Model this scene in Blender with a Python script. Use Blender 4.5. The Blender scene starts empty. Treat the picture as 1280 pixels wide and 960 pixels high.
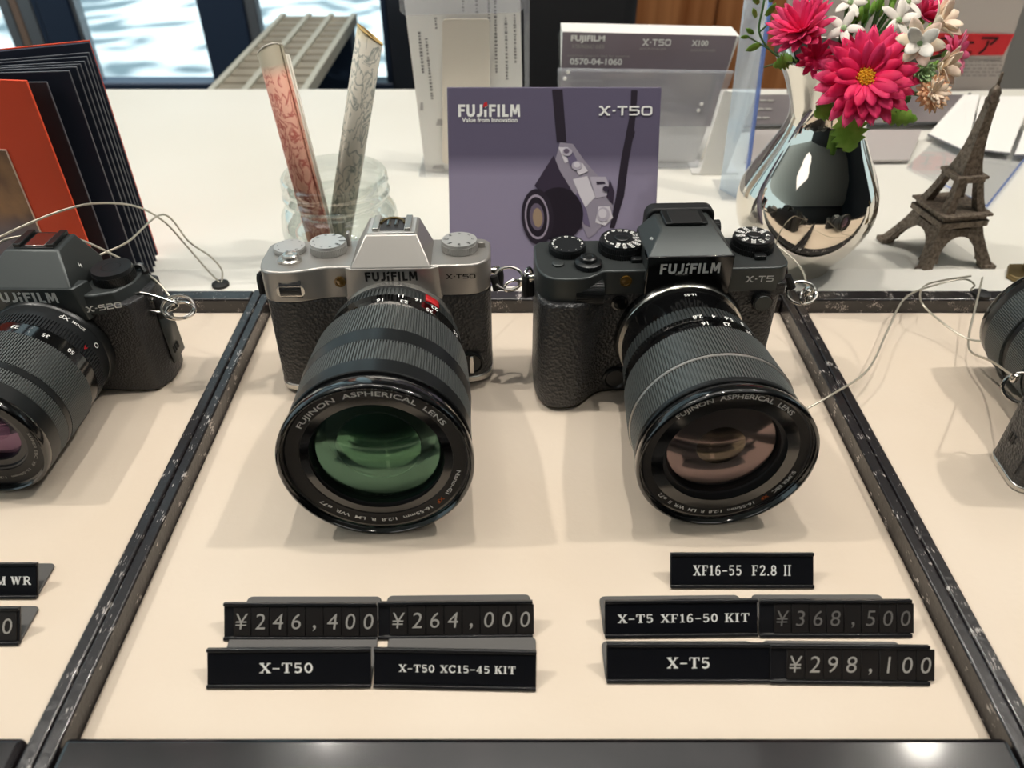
import bpy, math, random
from mathutils import Vector, Matrix
random.seed(7)
S = bpy.context.scene
COL = S.collection
PI = math.pi
R = math.radians

# ------------------------------------------------------------------ camera, world, light, exposure
Z0 = 0.90                     # height of the cream display pads above the floor
EYE = 0.27                    # camera height above the pads
FPX = 960.0
TILT = R(38.4)
cam_data = bpy.data.cameras.new('camera'); cam = bpy.data.objects.new('camera', cam_data); COL.objects.link(cam)
cam.location = (0, 0, Z0 + EYE); cam.rotation_euler = (PI/2 - TILT, 0, 0)
cam_data.sensor_width = 36; cam_data.lens = 36*FPX/1280
cam_data.clip_start = 0.01; cam_data.clip_end = 60
cam_data.dof.use_dof = True; cam_data.dof.focus_distance = 0.375; cam_data.dof.aperture_fstop = 11.5
S.camera = cam
S.view_settings.view_transform = 'Standard'
try: S.view_settings.look = 'None'
except Exception: pass
S.view_settings.gamma = 1.0
S.view_settings.use_curve_mapping = False
S.view_settings.exposure = -0.07
try:
    S.cycles.transparent_max_bounces = 32
    S.cycles.max_bounces = 12
    S.cycles.caustics_reflective = False; S.cycles.caustics_refractive = False
    S.cycles.sample_clamp_indirect = 6.0
except Exception: pass
W = bpy.data.worlds.new('daylight'); S.world = W; W.use_nodes = True
bg = W.node_tree.nodes['Background']
bg.inputs['Color'].default_value = (0.70, 0.90, 0.95, 1); bg.inputs['Strength'].default_value = 1.05

sd = bpy.data.lights.new('sun', 'SUN'); sd.energy = 9.0; sd.angle = R(1.2); sd.color = (1, 0.95, 0.88)
sun = bpy.data.objects.new('sun', sd); COL.objects.link(sun); sun.rotation_euler = (R(-38), R(14), 0)

SPOTS = [(-1.05, 0.44, 38, 0.016), (0.00, 0.50, 25, 0.014), (0.95, 0.44, 36, 0.016), (-0.55, 0.34, 8, 0.015), (0.50, 0.36, 8, 0.015),
         (0.10, -0.35, 2, 0.03), (0.99, 0.92, 6, 0.042), (-0.45, 0.95, 4, 0.03)]      # x, y, watts, radius
FILL_PANELS = [(-0.9, 0.55), (0.9, 0.55), (0.0, 0.72), (-1.1, -1.1), (1.1, -1.1)]      # unseen panels added overhead for fill light, 1.2 x 0.6 m
CEIL = 2.55
for (lx, ly, e, rad) in SPOTS:
    ld = bpy.data.lights.new('spot_light', 'SPOT'); ld.energy = e; ld.spot_size = R(128); ld.spot_blend = 0.5
    ld.shadow_soft_size = rad; ld.color = (1.0, 0.945, 0.86)
    lo = bpy.data.objects.new('spot_light', ld); COL.objects.link(lo); lo.location = (lx, ly, CEIL - 0.075)

# ------------------------------------------------------------------ measuring
_c, _s = math.cos(TILT), math.sin(TILT)
def ray(u, v):
    x = (u-640)/FPX; y = (480-v)/FPX
    return Vector((x, _c + y*_s, -_s + y*_c))
def G(u, v, z=0.0):           # point at height z over the pads seen at pixel u, v
    d = ray(u, v); t = (z-EYE)/d.z
    return Vector((d.x*t, d.y*t, z))
def AY(u, v, Y):              # point at distance Y in front of the viewer
    d = ray(u, v); t = Y/d.y
    return Vector((d.x*t, Y, EYE + d.z*t))
def up(p): return Vector((p[0], p[1], p[2] + Z0))

# ------------------------------------------------------------------ materials
def lin(c):
    if isinstance(c, str):
        c = [int(c[i:i+2], 16)/255 for i in (0, 2, 4)]
        return tuple(((x/12.92) if x <= .04045 else ((x+.055)/1.055)**2.4) for x in c) + (1,)
    return tuple(c) + (1,)
def pbr(name, col, rough=.5, metal=0., spec=.5, coat=0., bump=None, mottle=None, aniso=0):
    m = bpy.data.materials.new(name); m.use_nodes = True
    nt = m.node_tree; b = nt.nodes['Principled BSDF']
    b.inputs['Base Color'].default_value = lin(col); b.inputs['Roughness'].default_value = rough
    b.inputs['Metallic'].default_value = metal; b.inputs['Specular IOR Level'].default_value = spec
    b.inputs['Coat Weight'].default_value = coat; b.inputs['Coat Roughness'].default_value = .08
    tc = None
    if bump or mottle: tc = nt.nodes.new('ShaderNodeTexCoord')
    if bump:              # (kind, scale, strength, distance)
        kind, sc, st, dist = bump
        if kind == 'voronoi':
            t = nt.nodes.new('ShaderNodeTexVoronoi'); t.inputs['Scale'].default_value = sc; out = t.outputs['Distance']
        else:
            t = nt.nodes.new('ShaderNodeTexNoise'); t.inputs['Scale'].default_value = sc; t.inputs['Detail'].default_value = 5; out = t.outputs['Fac']
        nt.links.new(tc.outputs['Object'], t.inputs['Vector'])
        bp = nt.nodes.new('ShaderNodeBump'); bp.inputs['Strength'].default_value = st; bp.inputs['Distance'].default_value = dist
        nt.links.new(out, bp.inputs['Height']); nt.links.new(bp.outputs['Normal'], b.inputs['Normal'])
    if mottle:            # (scale, other colour, lo, hi, detail)
        sc, c2, lo, hi, det = mottle
        t = nt.nodes.new('ShaderNodeTexNoise'); t.inputs['Scale'].default_value = sc; t.inputs['Detail'].default_value = det
        nt.links.new(tc.outputs['Object'], t.inputs['Vector'])
        r = nt.nodes.new('ShaderNodeValToRGB'); r.color_ramp.elements[0].position = lo; r.color_ramp.elements[1].position = hi
        r.color_ramp.elements[0].color = lin(col); r.color_ramp.elements[1].color = lin(c2)
        nt.links.new(t.outputs['Fac'], r.inputs['Fac']); nt.links.new(r.outputs['Color'], b.inputs['Base Color'])
    return m
def clear(name, tint, refl=.12, rough=.02, edge=None, edge_amt=.0, haze=0., hazecol=(1, 1, 1)):
    """thin clear glass or plastic: lets light straight through, mirrors a little, more at grazing angles"""
    m = bpy.data.materials.new(name); m.use_nodes = True; nt = m.node_tree
    for n in list(nt.nodes): nt.nodes.remove(n)
    o = nt.nodes.new('ShaderNodeOutputMaterial'); tr = nt.nodes.new('ShaderNodeBsdfTransparent'); gl = nt.nodes.new('ShaderNodeBsdfGlossy')
    tr.inputs['Color'].default_value = lin(tint); gl.inputs['Roughness'].default_value = rough
    gl.inputs['Color'].default_value = (1, 1, 1, 1)
    fr = nt.nodes.new('ShaderNodeLayerWeight'); fr.inputs['Blend'].default_value = .35
    mp = nt.nodes.new('ShaderNodeMapRange'); mp.inputs['To Min'].default_value = refl*.35; mp.inputs['To Max'].default_value = min(.9, refl*4)
    nt.links.new(fr.outputs['Facing'], mp.inputs['Value'])
    mx = nt.nodes.new('ShaderNodeMixShader'); nt.links.new(mp.outputs['Result'], mx.inputs['Fac'])
    src = tr
    if edge:
        t2 = nt.nodes.new('ShaderNodeBsdfTransparent'); t2.inputs['Color'].default_value = lin(edge)
        pw = nt.nodes.new('ShaderNodeMath'); pw.operation = 'POWER'; pw.inputs[1].default_value = 3.0
        nt.links.new(fr.outputs['Facing'], pw.inputs[0])
        ml = nt.nodes.new('ShaderNodeMath'); ml.operation = 'MULTIPLY'; ml.inputs[1].default_value = edge_amt
        nt.links.new(pw.outputs[0], ml.inputs[0])
        m2 = nt.nodes.new('ShaderNodeMixShader'); nt.links.new(ml.outputs[0], m2.inputs['Fac'])
        nt.links.new(tr.outputs[0], m2.inputs[1]); nt.links.new(t2.outputs[0], m2.inputs[2]); src = m2
    if haze:
        df = nt.nodes.new('ShaderNodeBsdfDiffuse'); df.inputs['Color'].default_value = lin(hazecol)
        m3 = nt.nodes.new('ShaderNodeMixShader'); m3.inputs['Fac'].default_value = haze
        nt.links.new(src.outputs[0], m3.inputs[1]); nt.links.new(df.outputs[0], m3.inputs[2]); src = m3
    nt.links.new(src.outputs[0], mx.inputs[1]); nt.links.new(gl.outputs[0], mx.inputs[2]); nt.links.new(mx.outputs[0], o.inputs['Surface'])
    return m
def coated(name, tint, refl_col, refl, rough=.0):
    """coated lens glass: coloured mirror reflection over tinted see-through"""
    m = bpy.data.materials.new(name); m.use_nodes = True; nt = m.node_tree
    for n in list(nt.nodes): nt.nodes.remove(n)
    o = nt.nodes.new('ShaderNodeOutputMaterial'); tr = nt.nodes.new('ShaderNodeBsdfTransparent'); gl = nt.nodes.new('ShaderNodeBsdfGlossy')
    tr.inputs['Color'].default_value = lin(tint); gl.inputs['Color'].default_value = lin(refl_col); gl.inputs['Roughness'].default_value = rough
    mx = nt.nodes.new('ShaderNodeMixShader'); mx.inputs['Fac'].default_value = refl
    nt.links.new(tr.outputs[0], mx.inputs[1]); nt.links.new(gl.outputs[0], mx.inputs[2]); nt.links.new(mx.outputs[0], o.inputs['Surface'])
    return m

M = {}
M['pad'] = pbr('cream_leatherette', 'e3d4c2', .5, spec=.35, bump=('noise', 260, .12, .0012), mottle=(9, 'ddccb8', .35, .7, 3))
def worn_paint():
    m = pbr('worn_black_paint', '1f1c1e', .30, spec=.6, coat=.3, bump=('noise', 260, .25, .001)); nt = m.node_tree; b = nt.nodes['Principled BSDF']
    tc = nt.nodes.new('ShaderNodeTexCoord'); n1 = nt.nodes.new('ShaderNodeTexNoise'); n1.inputs['Scale'].default_value = 1100; n1.inputs['Detail'].default_value = 6
    n2 = nt.nodes.new('ShaderNodeTexNoise'); n2.inputs['Scale'].default_value = 130; n2.inputs['Detail'].default_value = 2
    mp = nt.nodes.new('ShaderNodeMapping'); mp.inputs['Scale'].default_value = (1.6, .28, 1.0); nt.links.new(tc.outputs['Object'], mp.inputs[0])
    nt.links.new(mp.outputs[0], n1.inputs['Vector']); nt.links.new(tc.outputs['Object'], n2.inputs['Vector'])
    mu = nt.nodes.new('ShaderNodeMath'); mu.operation = 'MULTIPLY'
    nt.links.new(n1.outputs['Fac'], mu.inputs[0]); nt.links.new(n2.outputs['Fac'], mu.inputs[1])
    r = nt.nodes.new('ShaderNodeValToRGB'); e = r.color_ramp.elements
    e[0].position = .345; e[0].color = lin('1f1c1e'); e[1].position = .385; e[1].color = lin('b9b2ad')
    nt.links.new(mu.outputs[0], r.inputs['Fac']); nt.links.new(r.outputs['Color'], b.inputs['Base Color'])
    return m
M['rail'] = worn_paint()
M['rail_gloss'] = pbr('black_lacquer', '151416', .2, spec=.5, coat=.4, bump=('noise', 40, .05, .002), mottle=(60, '2a2527', .45, .8, 5))
M['white_top'] = pbr('white_laminate', 'e4e1d8', .45, spec=.3, mottle=(4, 'dfdbd0', .4, .7, 2))
M['white'] = pbr('white_card', 'f0eee9', .6)
M['ledge'] = pbr('white_ledge', 'ebe8df', .5)
M['blk_metal'] = pbr('black_anodised_metal', '2a2c2e', .36, .4, spec=.6)
M['blk_satin'] = pbr('satin_black', '1f2122', .32, .25, spec=.6)
M['blk_gloss'] = pbr('gloss_black', '0b0b0c', .12, .0, spec=.7, coat=.5)
M['blk_matte'] = pbr('matte_black', '101011', .6)
M['magn'] = pbr('black_magnesium_paint', '484c4c', .42, .6, spec=.6, bump=('noise', 1400, .08, .0003))
M['ring_rib'] = pbr('black_ribbed_rubber', '606463', .42, .45, spec=.6)
M['leather'] = pbr('black_leatherette', '313132', .42, spec=.65, bump=('voronoi', 640, .75, .0009))
M['leather_fine'] = pbr('fine_black_leatherette', '2c2c2e', .44, spec=.6, bump=('voronoi', 900, .6, .0006))
M['silver'] = pbr('silver_paint', 'b5b1ac', .38, .7, spec=.5, bump=('noise', 1500, .05, .0003))
M['silver_dial'] = pbr('silver_dial_metal', 'd2d1ce', .36, .55)
M['silver_edge'] = pbr('bright_silver', 'd5d2cc', .25, .85)
M['steel'] = pbr('polished_steel', 'cfccc6', .18, 1.0)
M['steel_wire'] = pbr('coated_steel_wire', 'bdb7a8', .35, .55)
M['brass_dark'] = pbr('dark_brass', '7d6c4a', .4, .8)
M['white_ink'] = pbr('white_ink', 'eeeeea', .6, spec=.2)
M['grey_ink'] = pbr('grey_ink', 'a9a6a0', .6, spec=.2)
M['faint_ink'] = pbr('faint_ink', '6f6c69', .6, spec=.2)
M['black_ink'] = pbr('black_ink', '1b1a1a', .6, spec=.2)
M['orange_ink'] = pbr('orange_ink', 'd8682a', .6, spec=.2)
M['red_ink'] = pbr('red_ink', 'c4262b', .5, spec=.3)
M['name_ring'] = pbr('dark_name_ring', '1e1d1e', .42, .2)
M['name_ring_grey'] = pbr('grey_inner_ring', '4a494a', .36, .5)
M['glass_green'] = coated('green_coated_glass', (.80, .92, .84), (.30, .55, .40), .27, .11)
M['glass_green_in'] = coated('green_inner_glass', (.5, .6, .52), (.40, .66, .46), .45, .12)
M['glass_rose'] = coated('rose_coated_glass', (.9, .84, .84), (.60, .44, .42), .30, .10)
M['glass_rose_in'] = coated('olive_inner_glass', (.6, .58, .5), (.60, .58, .42), .45, .12)
M['glass_purple'] = coated('purple_coated_glass', (.85, .8, .88), (.45, .25, .40), .30)
M['amber'] = pbr('amber_lamp_lens', '7a5a22', .12, .3, spec=.8, coat=.6)
M['chrome'] = pbr('chrome', 'e6dfd4', .035, 1.0)
M['iron'] = pbr('bronze_brown_metal', '85786a', .45, .45, bump=('voronoi', 900, .5, .0006), mottle=(420, '5d5145', .40, .64, 4))
M['plate'] = pbr('black_plate_plastic', '17171a', .33, spec=.55, coat=.15)
M['plate_back_lit'] = pbr('black_plate_back_lit', '5a5856', .36, spec=.5)  # same black plastic, with the light on its upward face put into the colour
M['tile'] = pbr('digit_tile_black', '211e1d', .4, spec=.45)
M['card_blk'] = pbr('name_card_black', '0e0f14', .3, spec=.5)
M['jar_glass'] = clear('jar_glass', (.94, .965, .955), .20, .02, edge=(.36, .46, .41), edge_amt=.95)
M['acrylic'] = clear('clear_acrylic', (.97, .975, .985), .09, .03)
M['acrylic_hazy'] = clear('frosted_acrylic', (.94, .95, .97), .10, .06, haze=.16, hazecol=(.92, .93, .97))
M['acrylic_edge'] = clear('blue_acrylic_edge', (.50, .60, .90), .12, .05, haze=.35, hazecol=(.35, .47, .85))
M['pane'] = clear('window_glass', (.93, .975, .99), .07, .0)
M['frame_navy'] = pbr('navy_window_frame', '2c3a4f', .4, .2)
M['frame_alu'] = pbr('aluminium_strip', '8f969d', .35, .7)
M['frame_brown'] = pbr('brown_strip', '7b685c', .5)
M['red_board'] = pbr('vermilion_card', 'f2542f', .5, spec=.3)
M['album_page'] = pbr('black_album_page', '2b3141', .55, spec=.35)
M['album_grey'] = pbr('charcoal_album_page', '3c4148', .6, spec=.3)
M['page_edge'] = pbr('page_edge_grey', '6d7077', .5)
M['petal_hot'] = pbr('hot_pink_petal', 'e0124f', .55, spec=.25, mottle=(60, 'ee3b72', .35, .7, 2))
M['petal_pink'] = pbr('pink_petal', 'ea4d7d', .55, spec=.25, mottle=(60, 'd92358', .4, .75, 2))
M['petal_rose'] = pbr('rose_petal', 'd94a77', .55, spec=.25, mottle=(60, 'e98aa6', .4, .75, 2))
M['petal_white'] = pbr('white_petal', 'f3ece2', .55, spec=.25)
M['petal_cream'] = pbr('cream_petal', 'fbe9cf', .55, spec=.25, mottle=(70, 'f8cfc0', .4, .75, 2))
M['petal_peach'] = pbr('peach_petal', 'f9c49c', .55, spec=.25, mottle=(70, 'fbd9b4', .4, .75, 2))
M['pollen'] = pbr('yellow_flower_centre', 'f0b41c', .7, bump=('noise', 1200, 1, .001))
M['leaf'] = pbr('green_leaf', '6d9c36', .5, spec=.35, mottle=(90, '93b951', .4, .7, 3))
M['leaf_dark'] = pbr('dark_green_stem', '40612d', .55)
M['leaf_pale'] = pbr('pale_green_bud', '9dbb84', .55)
M['pavement'] = pbr('pale_pavement', 'c4cfd6', .8, bump=('noise', 8, .2, .01), mottle=(3, 'b4c0c9', .4, .7, 3))
M['floor'] = pbr('dark_shop_floor', '3a3734', .4)
M['ceiling'] = pbr('white_ceiling', 'd8d4cc', .8)
M['wall_dark'] = pbr('dark_shop_wall', '1c1b1d', .6)
M['wall_navy'] = pbr('navy_wall', '1c222b', .6)
M['wood'] = None
def wood():
    m = pbr('oak_veneer', 'a8693c', .45); nt = m.node_tree; b = nt.nodes['Principled BSDF']
    tc = nt.nodes.new('ShaderNodeTexCoord'); mp = nt.nodes.new('ShaderNodeMapping'); mp.inputs['Scale'].default_value = (30, 30, 1.5)
    n = nt.nodes.new('ShaderNodeTexNoise'); n.inputs['Scale'].default_value = 1.2; n.inputs['Detail'].default_value = 5
    nt.links.new(tc.outputs['Object'], mp.inputs['Vector']); nt.links.new(mp.outputs[0], n.inputs['Vector'])
    r = nt.nodes.new('ShaderNodeValToRGB'); e = r.color_ramp.elements
    e[0].position = .3; e[0].color = lin('8d5229'); e[1].position = .7; e[1].color = lin('c98a58')
    nt.links.new(n.outputs['Fac'], r.inputs['Fac']); nt.links.new(r.outputs['Color'], b.inputs['Base Color']); return m
M['wood'] = wood()

# ------------------------------------------------------------------ mesh builder
class MB:
    def __init__(self, s=1.0): self.v = []; self.f = []; self.s = s
    def add(self, vs, fs, mat=None):
        k = len(self.v)
        for p in vs:
            p = Vector(p)
            if mat is not None: p = mat @ p
            self.v.append(p*self.s)
        self.f += [tuple(i+k for i in f) for f in fs]; return self
    def box(self, x0, x1, y0, y1, z0, z1, mat=None):
        vs = [(x, y, z) for z in (z0, z1) for y in (y0, y1) for x in (x0, x1)]
        return self.add(vs, [(0, 2, 3, 1), (4, 5, 7, 6), (0, 1, 5, 4), (2, 6, 7, 3), (0, 4, 6, 2), (1, 3, 7, 5)], mat)
    def prism(self, poly, z0, z1, mat=None, top=None):      # poly counter-clockwise in xy; top: other outline for the upper end
        n = len(poly); t = top or poly
        vs = [(x, y, z0) for x, y in poly] + [(x, y, z1) for x, y in t]
        fs = [tuple(range(n-1, -1, -1)), tuple(range(n, 2*n))] + [(i, (i+1) % n, n+(i+1) % n, n+i) for i in range(n)]
        return self.add(vs, fs, mat)
    def lathe(self, prof, n=64, mat=None, closed=False, radial=None):   # prof: (r, h) about z
        vs = []; fs = []
        for (r, h) in prof:
            for k in range(n):
                a = 2*PI*k/n; rr = r*(radial(k) if radial else 1)
                vs.append((rr*math.cos(a), rr*math.sin(a), h))
        m = len(prof)
        for i in range(m if closed else m-1):
            j = (i+1) % m
            for k in range(n):
                k2 = (k+1) % n
                fs.append((i*n+k, i*n+k2, j*n+k2, j*n+k))
        return self.add(vs, fs, mat)
    def gear(self, r0, r1, h0, h1, n, tooth=.05, mat=None, cap=True, step=.5):   # ribbed ring, ribs along the axis
        pr = []
        for k in range(n):
            for fa, hi in ((0, 1), (step, 1), (step+.08, 0), (.92, 0)):
                pr.append((2*PI*(k+fa)/n, hi))
        N = len(pr); vs = []
        for (r, h) in ((r0, h0), (r1, h1)):
            for a, hi in pr:
                rr = r - (0 if hi else tooth); vs.append((rr*math.cos(a), rr*math.sin(a), h))
        fs = [(i, (i+1) % N, N+(i+1) % N, N+i) for i in range(N)]
        if cap: fs += [tuple(range(N-1, -1, -1)), tuple(range(N, 2*N))]
        return self.add(vs, fs, mat)
    def tube(self, pts, r, n=8, closed=False, mat=None, r2=None):
        pts = [Vector(p) for p in pts]; m = len(pts); vs = []; fs = []
        nrm = None
        for i, p in enumerate(pts):
            if closed: t = (pts[(i+1) % m] - pts[i-1])
            else: t = pts[min(i+1, m-1)] - pts[max(i-1, 0)]
            if t.length < 1e-9: t = Vector((0, 0, 1))
            t.normalize()
            if nrm is None:
                nrm = t.orthogonal().normalized()
            nrm = (nrm - t*nrm.dot(t))
            if nrm.length < 1e-6: nrm = t.orthogonal()
            nrm.normalize(); b = t.cross(nrm)
            rr = r if r2 is None else r + (r2-r)*i/(m-1)
            for k in range(n):
                a = 2*PI*k/n; vs.append(p + nrm*math.cos(a)*rr + b*math.sin(a)*rr)
        for i in range(m if closed else m-1):
            j = (i+1) % m
            for k in range(n):
                k2 = (k+1) % n; fs.append((i*n+k, i*n+k2, j*n+k2, j*n+k))
        if not closed: fs += [tuple(range(n-1, -1, -1)), tuple(range((m-1)*n, m*n))]
        return self.add(vs, fs, mat)
    def build(self, name, mat, parent=None, smooth=32, bevel=0, seg=2, loc=None, rot=None, sub=0, solid=0):
        me = bpy.data.meshes.new(name); me.from_pydata([tuple(p) for p in self.v], [], self.f); me.update()
        me.materials.append(mat)
        if smooth:
            me.polygons.foreach_set('use_smooth', [True]*len(me.polygons))
            try: me.set_sharp_from_angle(angle=R(smooth))
            except Exception: pass
        o = bpy.data.objects.new(name, me); COL.objects.link(o)
        if parent: o.parent = parent
        if loc is not None: o.location = loc
        if rot is not None: o.rotation_euler = rot
        if solid:
            d = o.modifiers.new('thickness', 'SOLIDIFY'); d.thickness = solid; d.offset = 0
        if bevel:
            d = o.modifiers.new('bevel', 'BEVEL'); d.width = bevel; d.segments = seg; d.limit_method = 'ANGLE'; d.angle_limit = R(34)
            d.harden_normals = False
        if sub:
            d = o.modifiers.new('subdivision', 'SUBSURF'); d.levels = sub; d.render_levels = sub
        return o
def tag(o, label, cat, group=None, kind=None):
    if label: o['label'] = label
    if cat: o['category'] = cat
    if group: o['group'] = group
    if kind: o['kind'] = kind
    return o
def thing(name, label, cat, loc, rot=(0, 0, 0), group=None):
    o = bpy.data.objects.new(name, None); COL.objects.link(o); o.empty_display_size = .01
    o.location = up(loc); o.rotation_euler = rot
    return tag(o, label, cat, group)
def structure(name, mb, mat, **k):
    o = mb.build(name, mat, **k); o['kind'] = 'structure'; return o
def smooth_path(pts, n=10, closed=False):           # Catmull-Rom
    P = [Vector(p) for p in pts]; out = []; m = len(P)
    for i in range(m if closed else m-1):
        p0 = P[i-1] if (closed or i > 0) else P[0]*2-P[1]
        p1, p2 = P[i], P[(i+1) % m]
        p3 = P[(i+2) % m] if (closed or i+2 < m) else p2*2-p1
        for k in range(n):
            t = k/n; out.append(.5*((2*p1) + (p2-p0)*t + (2*p0-5*p1+4*p2-p3)*t*t + (3*p1-p0-3*p2+p3)*t**3))
    if not closed: out.append(P[-1])
    return out
AX = Matrix(((1, 0, 0, 0), (0, 0, -1, 0), (0, 1, 0, 0), (0, 0, 0, 1)))     # z axis -> -y (lens axis), so a lathe runs forward
def rrect(x0, x1, y0, y1, r, n=5):
    out = []
    for cx, cy, a0 in ((x1-r, y0+r, -90), (x1-r, y1-r, 0), (x0+r, y1-r, 90), (x0+r, y0+r, 180)):
        for k in range(n+1):
            a = R(a0 + 90*k/n); out.append((cx+r*math.cos(a), cy+r*math.sin(a)))
    return out

# ------------------------------------------------------------------ lettering
_fc = {}
def font2d(s, bold=0., shear=0.):
    key = (s, bold, shear)
    if key not in _fc:
        cu = bpy.data.curves.new('t', 'FONT'); cu.body = s; cu.size = 1.0; cu.offset = bold; cu.shear = shear; cu.resolution_u = 3; cu.fill_mode = 'FRONT'
        ob = bpy.data.objects.new('t', cu)
        me = bpy.data.meshes.new_from_object(ob)
        v = [(p.co.x, p.co.y) for p in me.vertices]; f = [tuple(q.vertices) for q in me.polygons]
        bpy.data.meshes.remove(me); bpy.data.objects.remove(ob); bpy.data.curves.remove(cu)
        _fc[key] = (v, f)
    return _fc[key]
def strokes(lst):             # lst of (polyline, width, closed)
    V = []; Fc = []
    for pl, w, cl in lst:
        n = len(pl); k = len(V); P = [Vector((x, y)) for x, y in pl]
        for i in range(n):
            a = P[i-1] if (cl or i > 0) else None; b = P[(i+1) % n] if (cl or i < n-1) else None
            d1 = (P[i]-a).normalized() if a is not None else None; d2 = (b-P[i]).normalized() if b is not None else None
            if d1 is None: d1 = d2
            if d2 is None: d2 = d1
            t = (d1+d2); t = t.normalized() if t.length > 1e-6 else d1
            nr = Vector((-t.y, t.x)); cs = max(.45, nr.dot(Vector((-d1.y, d1.x))))
            V.append(tuple(P[i]+nr*(w/2/cs))); V.append(tuple(P[i]-nr*(w/2/cs)))
        for i in range(n if cl else n-1):
            j = (i+1) % n; Fc.append((k+2*i, k+2*i+1, k+2*j+1, k+2*j))
    return V, Fc
def ell(cx, cy, rx, ry, n=20, a0=0, a1=360):
    full = a1-a0 == 360
    return [(cx+rx*math.cos(R(a0+(a1-a0)*k/(n if full else n-1))), cy+ry*math.sin(R(a0+(a1-a0)*k/(n if full else n-1)))) for k in range(n)]
def st(x0, x1, y, w=.085): return ([(x0, y), (x1, y)], w, False)
def ln(*p, w=.18): return (list(p), w, False)
SER = {  # serif capitals: (advance, strokes)
 'X': (.86, [ln((.12, .97), (.72, .03), w=.2), ln((.72, .97), (.13, .03), w=.1), st(0, .36, .96), st(.56, .86, .96), st(0, .3, .04), st(.5, .86, .04)]),
 'T': (.80, [ln((.40, 1), (.40, 0), w=.2), st(.02, .78, .955, .09), ln((.05, 1), (.05, .7), w=.07), ln((.75, 1), (.75, .7), w=.07), st(.2, .6, .04)]),
 'K': (.88, [ln((.2, 1), (.2, 0), w=.2), ln((.3, .42), (.74, .96), w=.1), ln((.42, .58), (.72, .03), w=.2), st(0, .4, .96), st(0, .4, .04), st(.58, .86, .96), st(.52, .88, .04)]),
 'I': (.46, [ln((.2, 1), (.2, 0), w=.2), st(0, .4, .96), st(0, .4, .04)]),
 'F': (.74, [ln((.2, 1), (.2, 0), w=.2), st(0, .68, .955, .09), ln((.65, 1), (.65, .7), w=.07), st(.2, .5, .5), ln((.5, .62), (.5, .38), w=.07), st(0, .42, .04)]),
 'C': (.82, [(ell(.42, .5, .33, .45, 18, 35, 325), .17, False), ln((.71, 1), (.71, .68), w=.07), ln((.71, .32), (.71, .12), w=.06)]),
 'L': (.74, [ln((.2, 1), (.2, 0), w=.2), st(0, .42, .96), st(0, .68, .045, .09), ln((.65, 0), (.65, .34), w=.07)]),
 'M': (1.06, [ln((.17, 1), (.17, 0), w=.1), ln((.18, .98), (.5, .05), w=.2), ln((.5, .05), (.82, .98), w=.1), ln((.84, 1), (.84, 0), w=.2), st(0, .3, .96), st(.7, 1.0, .96), st(0, .34, .04), st(.66, 1.0, .04)]),
 'W': (1.14, [ln((.14, .98), (.36, .04), w=.19), ln((.36, .04), (.56, .9), w=.09), ln((.54, .98), (.76, .04), w=.19), ln((.76, .04), (.98, .98), w=.09), st(0, .3, .96), st(.42, .68, .96), st(.84, 1.1, .96)]),
 'R': (.86, [ln((.2, 1), (.2, 0), w=.2), ([(.2, .955), (.5, .955), (.64, .85), (.64, .62), (.5, .51), (.2, .51)], .12, False), ln((.44, .5), (.76, .03), w=.18), st(0, .4, .04), st(.6, .86, .04), st(0, .3, .96)]),
 '0': (.72, [(ell(.34, .5, .24, .43, 22), .15, True)]),
 '1': (.56, [ln((.28, 1), (.28, 0), w=.19), ln((.08, .8), (.28, .95), w=.09), st(.06, .5, .04)]),
 '2': (.70, [([(.1, .74), (.18, .9), (.34, .95), (.5, .9), (.56, .74), (.48, .54), (.1, .07)], .14, False), st(.06, .62, .06, .13), ln((.6, 0), (.6, .26), w=.07)]),
 '4': (.72, [ln((.46, 1), (.46, 0), w=.17), ln((.44, .96), (.07, .3), w=.09), st(.03, .66, .28, .1), st(.28, .62, .04)]),
 '5': (.70, [ln((.16, 1), (.13, .52), w=.09), st(.13, .58, .93, .13), ([(.13, .5), (.3, .6), (.5, .54), (.58, .34), (.5, .12), (.3, .05), (.1, .14)], .15, False)]),
 '6': (.72, [([(.56, .86), (.44, .95), (.28, .9), (.14, .68), (.12, .4)], .14, False), (ell(.34, .3, .22, .25, 18), .14, True)]),
 '8': (.70, [(ell(.34, .73, .2, .21, 16), .14, True), (ell(.34, .27, .24, .22, 16), .15, True)]),
 '-': (.62, [st(.04, .56, .44, .11)]), '.': (.32, [ln((.08, .07), (.24, .07), w=.16)]), ' ': (.5, []),
 'N': (.92, [ln((.16, 1), (.16, 0), w=.09), ln((.16, .97), (.72, .03), w=.2), ln((.74, 1), (.74, 0), w=.09), st(0, .3, .96), st(.58, .9, .96), st(0, .32, .04)]),
}
B_ = .235
LOGO = {  # heavy sans capitals of the maker's wordmark
 'F': (.66, [ln((.12, 1), (.12, 0), w=B_), ([(.1, .895), (.62, .895)], .21, False), ([(.1, .53), (.56, .53)], .2, False)]),
 'U': (.84, [([(.12, 1), (.12, .32), (.2, .16), (.38, .11), (.56, .16), (.64, .32), (.64, 1)], B_, False)]),
 'J': (.56, [([(.38, 1), (.38, .3), (.3, .15), (.12, .11), (0, .13)], B_, False)]),
 'i': (.36, [ln((.12, .58), (.12, 0), w=B_), ([(.04, .8), (.3, .98)], .2, False)]),
 'I': (.36, [ln((.12, 1), (.12, 0), w=B_)]),
 'L': (.62, [ln((.12, 1), (.12, 0), w=B_), ([(.1, .11), (.56, .11)], .21, False)]),
 'M': (1.0, [([(.1, 0), (.14, 1)], .2, False), ([(.2, .98), (.45, .2)], .2, False), ([(.45, .2), (.7, .98)], .2, False), ([(.76, 1), (.8, 0)], .2, False)]),
}
WD = .19
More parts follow.
